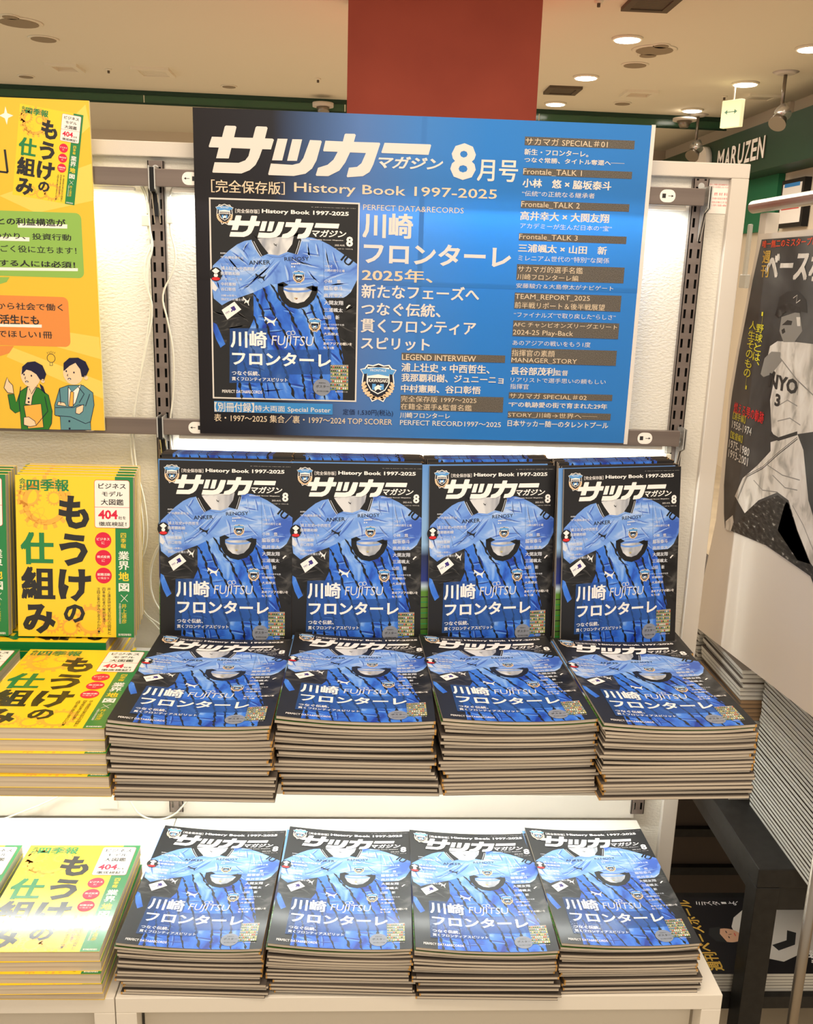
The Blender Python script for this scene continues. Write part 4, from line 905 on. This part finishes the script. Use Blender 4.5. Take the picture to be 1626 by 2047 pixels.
# framed posters on the cream wall
for (pa_, pb_, lab) in (((1566, 362), (1606, 395), 'framed blue and white notice on the cream wall, upper right'), ((1560, 400), (1602, 452), 'framed notice with red print behind the chrome rod')):
    a, b = at(*pa_, x=XF+.2), at(*pb_, x=XF+.2)
    t = thing('wall_notice', lab, 'notice', (XF+.2, float(b[1]), float(b[2])))
    dy, dz = float(a[1]-b[1]), float(a[2]-b[2])
    boxes('picture_frame', [(-.002, .045, 0, dy, 0, dz)], m_blackmetal, t); boxes('sheet', [(-.006, -.003, .03, dy-.03, .03, dz-.03)], m_bwhite, t)
    boxes('printed_band', [(-.009, -.0065, .06, dy-.06, dz*.62, dz*.8)], m_plb if 'blue' in lab else m_red, t)
# ceiling fittings
def disc_item(name, cat, label, px, py, r, m, drop=.012, ring=None, glow=False):
    p = up(px, py); t = thing(name, label, cat, (float(p[0]), float(p[1]), ZC))
    bm = bmesh.new(); cyl_geo(bm, (0, 0, -.0005), (0, 0, -drop), r, r*.93, 28)
    link('trim_ring', mesh_of(bm, 'trim_ring', [ring or m_ceil]), t)
    cyls('lens' if glow else 'grille', [((0, 0, -drop), (0, 0, -drop-.003), r*.8)], m, t)
    return t
for px, py, r, lab in ((1255, 76, .085, 'lit ceiling downlight nearest the upper grille, right of the red column'), (1172, 153, .085, 'lit ceiling downlight halfway down, right of the red column'), (1111, 206, .085, 'lit ceiling downlight just above the glass strip by the red column'), (1385, 219, .085, 'lit ceiling downlight above the hanging pole spotlight'), (1491, 166, .09, 'lit ceiling downlight left of the tall pole spotlight'), (1624, 95, .09, 'lit ceiling downlight at the right picture edge')):
    disc_item('ceiling_downlight', 'lamp', lab, px, py, r, m_lamp, glow=True)
for px, py, r, lab in ((38, 44, .13, 'large round beige ceiling speaker at the upper left'), (87, 77, .09, 'small round ceiling cover below the large left speaker'), (1309, 99, .13, 'large round ceiling speaker right of the red column'), (1270, 129, .085, 'small round ceiling cover below the right speaker'), (52, 152, .06, 'tiny round ceiling fitting above the glass strip, far left'), (458, 172, .06, 'tiny round ceiling fitting above the glass strip, mid left'), (1245, 206, .07, 'tiny round unlit ceiling fitting above the glass strip, right'), (20, 32, .05, 'tiny sensor beside the large left speaker'), (1323, 90, .05, 'tiny sensor beside the large right speaker'), (1296, 109, .06, 'small plain disc just below the right speaker')):
    disc_item('ceiling_fitting', 'ceiling fitting', lab, px, py, r, m_fit, drop=.006)
for px, py, lab in ((217, 138, 'little sprinkler head on the left ceiling'), (636, 157, 'little sprinkler head left of the red column'), (1449, 192, 'little sprinkler head on the right ceiling'), (1198, 2, 'little sprinkler head at the top edge right of the red column')):
    p = up(px, py); t = thing('sprinkler_head', lab, 'sprinkler', (float(p[0]), float(p[1]), ZC)); cyls('rosette', [((0, 0, 0), (0, 0, -.01), .022, .018)], m_ceil, t); cyls('nozzle', [((0, 0, -.01), (0, 0, -.026), .008)], m_rubber, t)
def vent(label, cs, kind):
    P = [up(*c) for c in cs]; o = np.mean(P, 0); xs = sorted(float(p[0]) for p in P); ys = sorted(float(p[1]) for p in P)
    x0, x1 = (xs[0]+xs[1])/2, (xs[2]+xs[3])/2; y0, y1 = (ys[0]+ys[1])/2, (ys[2]+ys[3])/2
    t = thing('ceiling_vent', label, 'vent', ((x0+x1)/2, (y0+y1)/2, ZC)); hx, hy = (x1-x0)/2, (y1-y0)/2; b = .035
    fm = m_rubber if kind == 'dark' else m_ceil
    boxes('vent_frame', [(-hx, hx, -hy, -hy+b, -.018, 0), (-hx, hx, hy-b, hy, -.018, 0), (-hx, -hx+b, -hy+b, hy-b, -.018, 0), (hx-b, hx, -hy+b, hy-b, -.018, 0)], fm, t)
    boxes('backing', [(-hx+b, hx-b, -hy+b, hy-b, -.004, 0)], m_rubber if kind == 'dark' else m_cwall, t)
    if kind != 'plain':
        n = 7
        for k in range(n):
            yy = -hy+b+(2*hy-2*b)*(k+.5)/n; boxes('slat', [(-hx+b, hx-b, yy-.012, yy+.012, -.012, -.008)], fm, t)
vent('white square ceiling air vent left of the red column', ((262, 133), (335, 134), (280, 149), (352, 151)), 'light')
vent('dark ceiling grille at the top edge, right of the red column', ((1262, -12), (1366, -15), (1247, 15), (1342, 19)), 'dark')
vent('dark ceiling grille just right of the red column', ((1099, 170), (1164, 173), (1087, 184), (1152, 186)), 'dark')
vent('pale ceiling air vent beside the tall pole spotlight', ((1500, 186), (1562, 189), (1478, 197), (1543, 198)), 'light')
vent('flush white ceiling hatch near the far left', ((88, 125), (150, 127), (110, 139), (172, 141)), 'plain')
vent('flush white ceiling hatch above the glass strip on the right', ((1255, 178), (1318, 181), (1240, 189), (1300, 192)), 'plain')
def pole(label, pt, pb, yoff=0):
    p = up(*pt); q = at(*pb, y=float(p[1])); L = float(p[2]-q[2])
    t = thing('pole_spotlight', label, 'spotlight', (float(p[0]), float(p[1]), ZC))
    cyls('ceiling_rose', [((0, 0, 0), (0, 0, -.015), .08, .05)], m_frame, t); cyls('pole', [((0, 0, -.015), (0, 0, -L*.78), .011)], m_silver, t)
    cyls('lamp_head', [((0, 0, -L*.74), (.02, -.04, -L*.9), .05, .035, 0), ((.0, 0, -L*.9), (-.03, -.03, -L*1.05), .04, .055, 1)], [m_chrome, m_silver], t)
pole('tall chrome pole spotlight hanging from the ceiling at the right', (1572, 144), (1562, 245))
pole('shorter pole spotlight hanging in front of the cream cove', (1397, 229), (1390, 310))
t = thing('ceiling_sensor', 'round sensor dome on the glass strip right of the poster', 'sensor', tuple(float(v) for v in at(1369, 242, y=float(g0[1])-.03))); cyls('dome_base', [((0, 0, 0), (0, 0, .02), .09)], m_frame, t); cyls('dome', [((0, 0, -.05), (0, 0, 0), .03, .06)], m_silver, t)
t = thing('ceiling_camera', 'small round camera under the glass strip left of the red column', 'camera', tuple(float(v) for v in at(646, 214, y=float(g0[1])-.06))); cyls('camera_base', [((0, 0, 0), (0, 0, .03), .08)], m_frame, t); cyls('camera_eye', [((.01, -.04, -.05), (0, 0, 0), .04, .05)], m_silver, t)
p = at(1465, 226, y=5.0)
t = thing('direction_sign', 'small lit hanging sign with a double arrow', 'sign', tuple(float(v) for v in p), (0, 0, math.radians(-55)))
boxes('sign_box', [(-.075, .075, -.02, .02, -.09, .08)], mat('lit_sign', (250, 240, 190), emit=.7), t, bev=.004)
sa_ = Art(); sa_.line([(30, 130), (100, 130)], 6, m_grn, 0); sa_.poly([(15, 130), (38, 115), (38, 145)], m_grn, 0); sa_.poly([(115, 130), (92, 115), (92, 145)], m_grn, 0)
link('sign_arrow', sa_.mesh('sign_arrow', 180), t, (-.065, -.0212, -.045), (math.pi/2, 0, 0))
boxes('hanger', [(-.004, .004, -.004, .004, .08, ZC-float(p[2]))], m_frame, t)

# ------------------------------------------------------------------ right foreground: black table, piles, hanging sheet
ZTb, XT = .10, 1.010; yf_ = float(at(1550, 1738, z=ZTb)[1])
t = thing('black_table', 'black display table at the right with magazine piles', 'table', (XT, yf_, -.5)); LT, WT = 1.35, .62
boxes('table_top', [(0, WT, 0, LT, .565, .60)], m_tableblk, t, bev=.0015)
boxes('apron', [(.004, WT-.004, .004, .03, .52, .564), (.004, .03, .03, LT, .535, .564)], m_tableblk, t)
for lx, ly in ((0, 0), (WT-.04, 0), (0, LT-.04), (WT-.04, LT-.04)): boxes('leg', [(lx, lx+.04, ly, ly+.04, 0, .5645)], m_tableblk, t, bev=.001)
zsh = .5-.18
boxes('lower_shelf', [(-.06, WT, .0412, .33, zsh-.03, zsh-.006)], m_tableblk, t)
o = tag(boxes('drawer_unit', [(1.06, 1.56, .25, .62, -.5, -.1), (1.06, 1.56, .235, .249, -.20, -.18, 1), (1.06, 1.56, .235, .249, -.30, -.28, 1)], [m_darkwall, m_tableblk]), 'dark brown drawer unit in the shadow under the black table', 'cabinet')
o = boxes('wall_cabinet', [(XE1+.01, XE1+.9, 1.6, 1.9, -.5, -.12)], m_tableblk); tag(o, 'dark low cabinet in the shadow behind the black table', 'cabinet')
o = boxes('dark_cabinet', [(1.70, 2.30, .10, .55, -.5, .05), (1.72, 2.28, .08, .11, -.12, -.09), (1.72, 2.28, .08, .11, -.25, -.22)], m_tableblk); tag(o, 'black drawer cabinet right of the black table', 'cabinet')
BP = {}
def pmag(A, W, H, t, mats, key):
    k = (A, W, H, key, t)
    if k not in BP: BP[k] = slab('baseball_magazine_body', W, H, t, A, 'R', mats)
    return BP[k]
m_pg2 = mat('grey_page_edges', (196, 194, 186), rough=.85, spec=.1, noise=((3, 3, 1300), 2, [(.3, (150, 148, 142)), (.55, (206, 204, 196))], 0))
m_pg3 = mat('brown_page_edges', (140, 112, 84), rough=.8, noise=((3, 3, 1300), 2, [(.3, (110, 84, 60)), (.6, (160, 132, 100))], 0))
# baseball cover art
m_bbbg = mat('baseball_print_dark', (48, 48, 48), rough=.4, noise=((6, 6, 6), 3, [(.35, (38, 38, 38)), (.55, (76, 76, 76)), (.75, (112, 112, 110))], .5))
m_bbg2 = mat('baseball_ground_print', (34, 33, 31), rough=.4, noise=((60, 160, 60), 3, [(.4, (22, 21, 20)), (.62, (60, 58, 54)), (.74, (180, 176, 168))], .3))
m_w1 = mat('uniform_white_print', (222, 214, 204), rough=.4, noise=((34, 20, 30), 3, [(.3, (168, 162, 152)), (.48, (220, 212, 202)), (.7, (236, 230, 222))], .8)); m_g1 = mat('photo_grey_print', (140, 136, 130), rough=.4); m_gd = mat('photo_dark_print', (44, 44, 44), rough=.4)
m_oro = mat('print_orange_red', (232, 78, 42), rough=.4); m_gold = mat('print_gold', (196, 158, 70), rough=.4); m_py = mat('print_yellow', (226, 214, 60), rough=.4)
m_photo_face = mat('printed_face', (196, 150, 120), rough=.4)
XS = 1.03
pt_, pb_ = at(1528, 479, x=XS), at(1455, 1060, x=XS)
ys0 = float((pt_[1]+pb_[1])/2); zs1, zs0 = float(pt_[2]), float(pb_[2])
def sp(px, py):
    p = at(px, py, x=XS); return ((ys0-p[1])*1000, (zs1-p[2])*1000)
sb = Art(); Hs = (zs1-zs0)*1000
EDG = [(1528, 479), (1510, 560), (1495, 640), (1483, 700), (1469, 783), (1464, 820), (1461, 871), (1456, 920), (1452, 970), (1452, 1027), (1454, 1056)]
sb.poly([sp(*p) for p in EDG]+[sp(1536, 1090), sp(1626, 1152), (364, sp(1626, 1152)[1]+18), (364, 0)], m_bbbg, 0)
cl2 = lambda p: (min(max(p[0], -60), 364), min(max(p[1], 0), Hs+40))
S = lambda pts: [cl2(sp(*p)) for p in pts]
sb.poly([sp(1474, 1030), sp(1510, 1010), sp(1560, 990), sp(1626, 1040), (364, sp(1626, 1040)[1]), (364, sp(1626, 1152)[1]+17), sp(1626, 1151), sp(1536, 1089), sp(1456, 1056)], m_bbg2, 1)
sb.poly(S([(1545, 692), (1560, 682), (1598, 684), (1650, 690), (1690, 700), (1700, 860), (1600, 868), (1560, 882), (1548, 862), (1545, 800), (1556, 745), (1538, 722)]), m_w1, 2)
sb.poly(S([(1568, 634), (1604, 622), (1610, 662), (1594, 684), (1572, 684), (1564, 662)]), m_g1, 3)
sb.poly(S([(1560, 612), (1564, 594), (1580, 583), (1600, 581), (1618, 600), (1620, 626), (1604, 622), (1580, 622), (1564, 632), (1557, 624)]), m_gd, 4)
sb.poly(S([(1555, 630), (1561, 613), (1584, 606), (1606, 615), (1606, 626), (1578, 623), (1562, 636)]), m_sleeve, 5)
sb.line(S([(1592, 596), (1600, 590), (1598, 606), (1606, 600)]), 1.5, m_w1, 6)
sb.poly(S([(1569, 650), (1580, 640), (1590, 642), (1588, 650)]), m_gd, 4); sb.poly(S([(1568, 660), (1574, 656), (1576, 664), (1570, 668)]), m_gd, 4); sb.poly(S([(1598, 634), (1606, 634), (1606, 652), (1600, 652)]), m_w1, 4)
sb.poly(S([(1526, 748), (1534, 716), (1548, 703), (1566, 704), (1569, 722), (1548, 748), (1532, 754)]), m_g1, 3)
sb.poly(S([(1568, 690), (1600, 700), (1626, 735), (1660, 790), (1640, 800), (1600, 760), (1566, 716)]), m_w1, 4); sb.line(S([(1566, 716), (1600, 760), (1645, 802)]), 2, m_g1, 5)
sb.poly(S([(1546, 884), (1600, 868), (1612, 900), (1622, 1000), (1640, 1060), (1660, 1160), (1626, 1125), (1600, 1060), (1582, 1000), (1560, 984), (1522, 1000), (1494, 1026), (1474, 992), (1490, 956), (1520, 930), (1546, 902)]), m_w1, 2)
sb.line(S([(1600, 876), (1560, 908), (1530, 935), (1498, 952), (1480, 996)]), 4, m_gd, 5); sb.line(S([(1600, 876), (1560, 908), (1530, 935), (1498, 952), (1480, 996)]), 1.6, m_w1, 6)
for l in ([(1550, 950), (1575, 975), (1600, 980)], [(1540, 930), (1570, 950), (1605, 960)], [(1512, 960), (1530, 980), (1560, 984)], [(1560, 812), (1580, 800), (1600, 812)], [(1560, 842), (1585, 836), (1606, 850)], [(1590, 700), (1604, 740), (1600, 790)], [(1590, 1010), (1612, 1050), (1640, 1120)]): sb.line(S(l), 1.6, m_g1, 3)
sb.line(S([(1545, 868), (1562, 878), (1600, 866)]), 6, m_gd, 4)
sb.poly(S([(1476, 994), (1494, 1028), (1478, 1048), (1456, 1040), (1470, 1012)]), m_gd, 3); sb.poly(S([(1456, 1042), (1470, 1030), (1472, 1044), (1466, 1062), (1455, 1058)]), m_w1, 4)
sb.poly(S([(1580, 1000), (1600, 1064), (1626, 1128), (1600, 1120), (1560, 1060), (1574, 1010)]), m_gd, 1)
def ST(s, xl, yt, yb_, xr, m, bo=.02, L=7, shear=0):
    a, b = sp(xl, yt), sp(xl, yb_); r = sp(xr, yt); sb.text(s, a[0], a[1], min(r[0], 900), b[1], m, L, bo, shear)
ST('唯一無二のミスタープロ野球', 1531, 481, 496, 1665, m_oro); ST('ベースボール', 1540, 502, 560, 1740, m_w1, .05, 7, .1)
sb.vtext('週刊', *sp(1532, 500), sp(1548, 500)[0], sp(1532, 556)[1], m_gold, 7, .03)
sb.vtext('「野球とは、', *sp(1521, 628), sp(1536, 628)[0], sp(1518, 742)[1], m_py, 7, .01); sb.vtext('人生そのもの」', *sp(1505, 640), sp(1519, 640)[0], sp(1500, 775)[1], m_py, 7, .01)
ST('NYO', 1545, 745, 775, 1605, m_gd, .04); ST('3', 1557, 786, 812, 1568, m_gd, .04)
ST('燃える男の軌跡', 1474, 803, 826, 1537, m_red); ST('【選手編】', 1472, 822, 838, 1498, m_py, .0); ST('1958-1974', 1470, 840, 856, 1511, m_w1, .01); ST('【監督編】', 1467, 861, 876, 1492, m_py, 0)
ST('1975-1980', 1464, 878, 895, 1507, m_w1, .01); ST('1993-2001', 1463, 897, 914, 1504, m_w1, .01)
hang = thing('hanging_poster', 'black and white baseball magazine poster clipped to the chrome rod', 'poster', (XS-.004, ys0, zs0), (math.pi/2, 0, -math.pi/2))
link('printed_picture', sb.mesh('baseball_print', Hs, step=.00009), hang)
# white backing sheet (in plane x = XS), far edge widens towards the foot
def gz(px, py): p = at(px, py, x=XS+.004); return (float(p[1]), float(p[2]))
edge = [gz(*p) for p in ((1525, 468), (1507, 560), (1492, 640), (1480, 700), (1465, 783), (1457, 871), (1449, 940), (1438, 1040), (1421, 1120), (1405, 1190))]
bm = bmesh.new(); near = ys0-.47; low = [gz(1393, 1250), gz(1500, 1332), gz(1626, 1428)]; low.append((near, low[2][1]+(near-low[2][0])*(low[2][1]-low[1][1])/(low[2][0]-low[1][0])))
outl = [(near, edge[0][1])]+edge+[(low[0][0], low[0][1])]+low[1:]
for off in (0, .0008): pass
tri = tessellate_polygon([[Vector((p[0], p[1], 0)) for p in outl]])
vsA = [bm.verts.new((XS-.002, p[0], p[1])) for p in outl]; vsB = [bm.verts.new((XS+.0, p[0], p[1])) for p in outl]
for q in tri: bm.faces.new([vsA[i] for i in q]); bm.faces.new([vsB[i] for i in q][::-1])
for i in range(len(outl)):
    j = (i+1) % len(outl); bm.faces.new((vsA[i], vsA[j], vsB[j], vsB[i]))
bmesh.ops.recalc_face_normals(bm, faces=bm.faces[:])
link('backing_sheet', mesh_of(bm, 'backing_sheet', [m_paper]), hang).matrix_parent_inverse = (Matrix.Translation(hang.location) @ hang.rotation_euler.to_matrix().to_4x4()).inverted()
r0 = at(1508, 414, x=XS); r1y = near-.3; ry, rz = float(r0[1]), float(r0[2])
t = thing('chrome_stand', 'chrome rod stand holding the baseball poster at the right edge', 'stand', (XS, 0, 0))
cyls('rod', [((0, ry, rz), (0, r1y, rz), .011)], m_chrome, t)
bq = at(1607, 1900, y=-.46)
cyls('upright_pole', [((float(bq[0])-XS, -.46, -.5), (float(bq[0])-XS, -.46, .40), .008)], m_silver, t)
boxes('foot', [(float(bq[0])-XS-.03, float(bq[0])-XS+.03, -.62, -.36, -.5, -.485)], m_silver, t, bev=.003)
boxes('hanger_clip', [(.004, .028, ry-.05, ry-.02, rz-.075, rz-.0115)], m_frame, t, bev=.002)
t = thing('poster_clip', 'clear plastic clip hanging the baseball poster from the rod', 'clip', (XS-.006, ry-.016, rz-.12)); boxes('clip_body', [(-.006, .0, -.007, .006, 0, .09)], m_clear, t, bev=.002); boxes('clip_jaw', [(-.007, .002, -.016, .014, -.02, .004)], m_clear, t, bev=.002)
# piles
def pile(x, y, n, where, W, H, mats_seq, A=0, ang=0, t=.0062, cat='magazine'):
    for i in range(n):
        ms, key = mats_seq(i, n); a_ = 0 if not A else round(A*min(1, i/(n*.5)), 4)
        me = pmag(a_, W, H, t, ms, key)
        tag(link('baseball_magazine', me, None, (x+random.uniform(-.003, .003)*(.2 if A else 1), y+random.uniform(-.003, .003), ZTb+.0003+i*(t+(.0007 if A else .0003))), (0, 0, ang+random.uniform(-.01, .01)*(.1 if A else 1))), '%s magazine from the bottom of the %s' % (ORD[i], where) if i < n-1 else 'magazine on top of the '+where, cat, 'magazines of the '+where if i < n-1 else None)
GM = [m_pg2, m_edge, m_gold]; BMt = [m_pg3, m_edge, m_pg3]
yp1 = float(at(1522, 1603, z=ZTb)[1])
pile(1.072, yp1-.262, 40, 'nearest tall pile on the black table', .21, .257, lambda i, n: (GM, 'g'), A=.022)
pile(1.036, yp1+.006, 32, 'middle pile on the black table', .182, .20, lambda i, n: ((BMt, 'b') if (i % 14 in (6, 7, 8, 9, 10)) else (GM, 'g')), t=.0078)
pile(1.030, yp1+.222, 33, 'third pile back on the black table', .182, .257, lambda i, n: (GM, 'g'), t=.0078)
pile(1.030, yp1+.495, 34, 'farthest pile on the black table', .182, .257, lambda i, n: (GM, 'g'), t=.0078)
# lower shelf magazines, turned with a player on the cover
lc = Art(); lc.rect(0, 0, 210, 257, mat('dark_cover_print', (30, 28, 30), **G), 0)
m_uni = mat('printed_uniform', (205, 196, 186), rough=.4)
lc.poly([(40, 120), (66, 100), (84, 88), (124, 90), (150, 104), (172, 130), (186, 180), (192, 257), (40, 257), (50, 190), (30, 150)], m_uni, 1)
lc.disc(100, 74, 19, 25, m_photo_face, 2); lc.line([(92, 74), (97, 74)], 2, m_gd, 4); lc.line([(106, 74), (112, 74)], 2, m_gd, 4); lc.line([(98, 88), (106, 88)], 1.6, m_red, 4); lc.line([(102, 76), (103, 82)], 1, m_gd, 4); lc.poly([(80, 66), (84, 46), (102, 38), (120, 46), (124, 68), (104, 60)], m_gd, 3); lc.line([(66, 150), (80, 185), (110, 200)], 16, m_gd, 3)
lc.text('週刊ベースボール', 8, 8, 202, 34, m_gold, 4, .03); lc.vtext('ミスターよ、永遠に', 186, 44, 198, 190, m_ink_white, 4, .0)
lc.text('追悼', 14, 200, 60, 222, m_ink_white, 4, .02); lc.text('長嶋茂雄', 14, 228, 80, 242, m_gold, 4, .02)
lme = lc.mesh('baseball_cover_print', 257); lbody = slab('baseball_magazine_body', .21, .257, .0062, 0, 'R', [m_pg2, m_edge, m_gold], seg=1)
for k, (xx, wh) in enumerate(((.97, 'left pile under the black table'), (1.25, 'right pile under the black table'))):
    for i in range(6):
        top = i == 5; loc = (xx+.257+random.uniform(-.002, .002)*(not top), yf_+.052+random.uniform(0, .003)*(not top), -.18-.0058+i*.0065)
        if top:
            t = thing('baseball_magazine', 'dark magazine with a baseball player on top of the '+wh, 'magazine', loc, (0, 0, math.pi/2)); link('page_block', lbody, t); link('front_cover', lme, t, (0, 0, .00625))
        else: tag(link('baseball_magazine', lbody, None, loc, (0, 0, math.pi/2)), '%s magazine from the bottom of the %s' % (ORD[i], wh), 'magazine', 'magazines, '+wh)
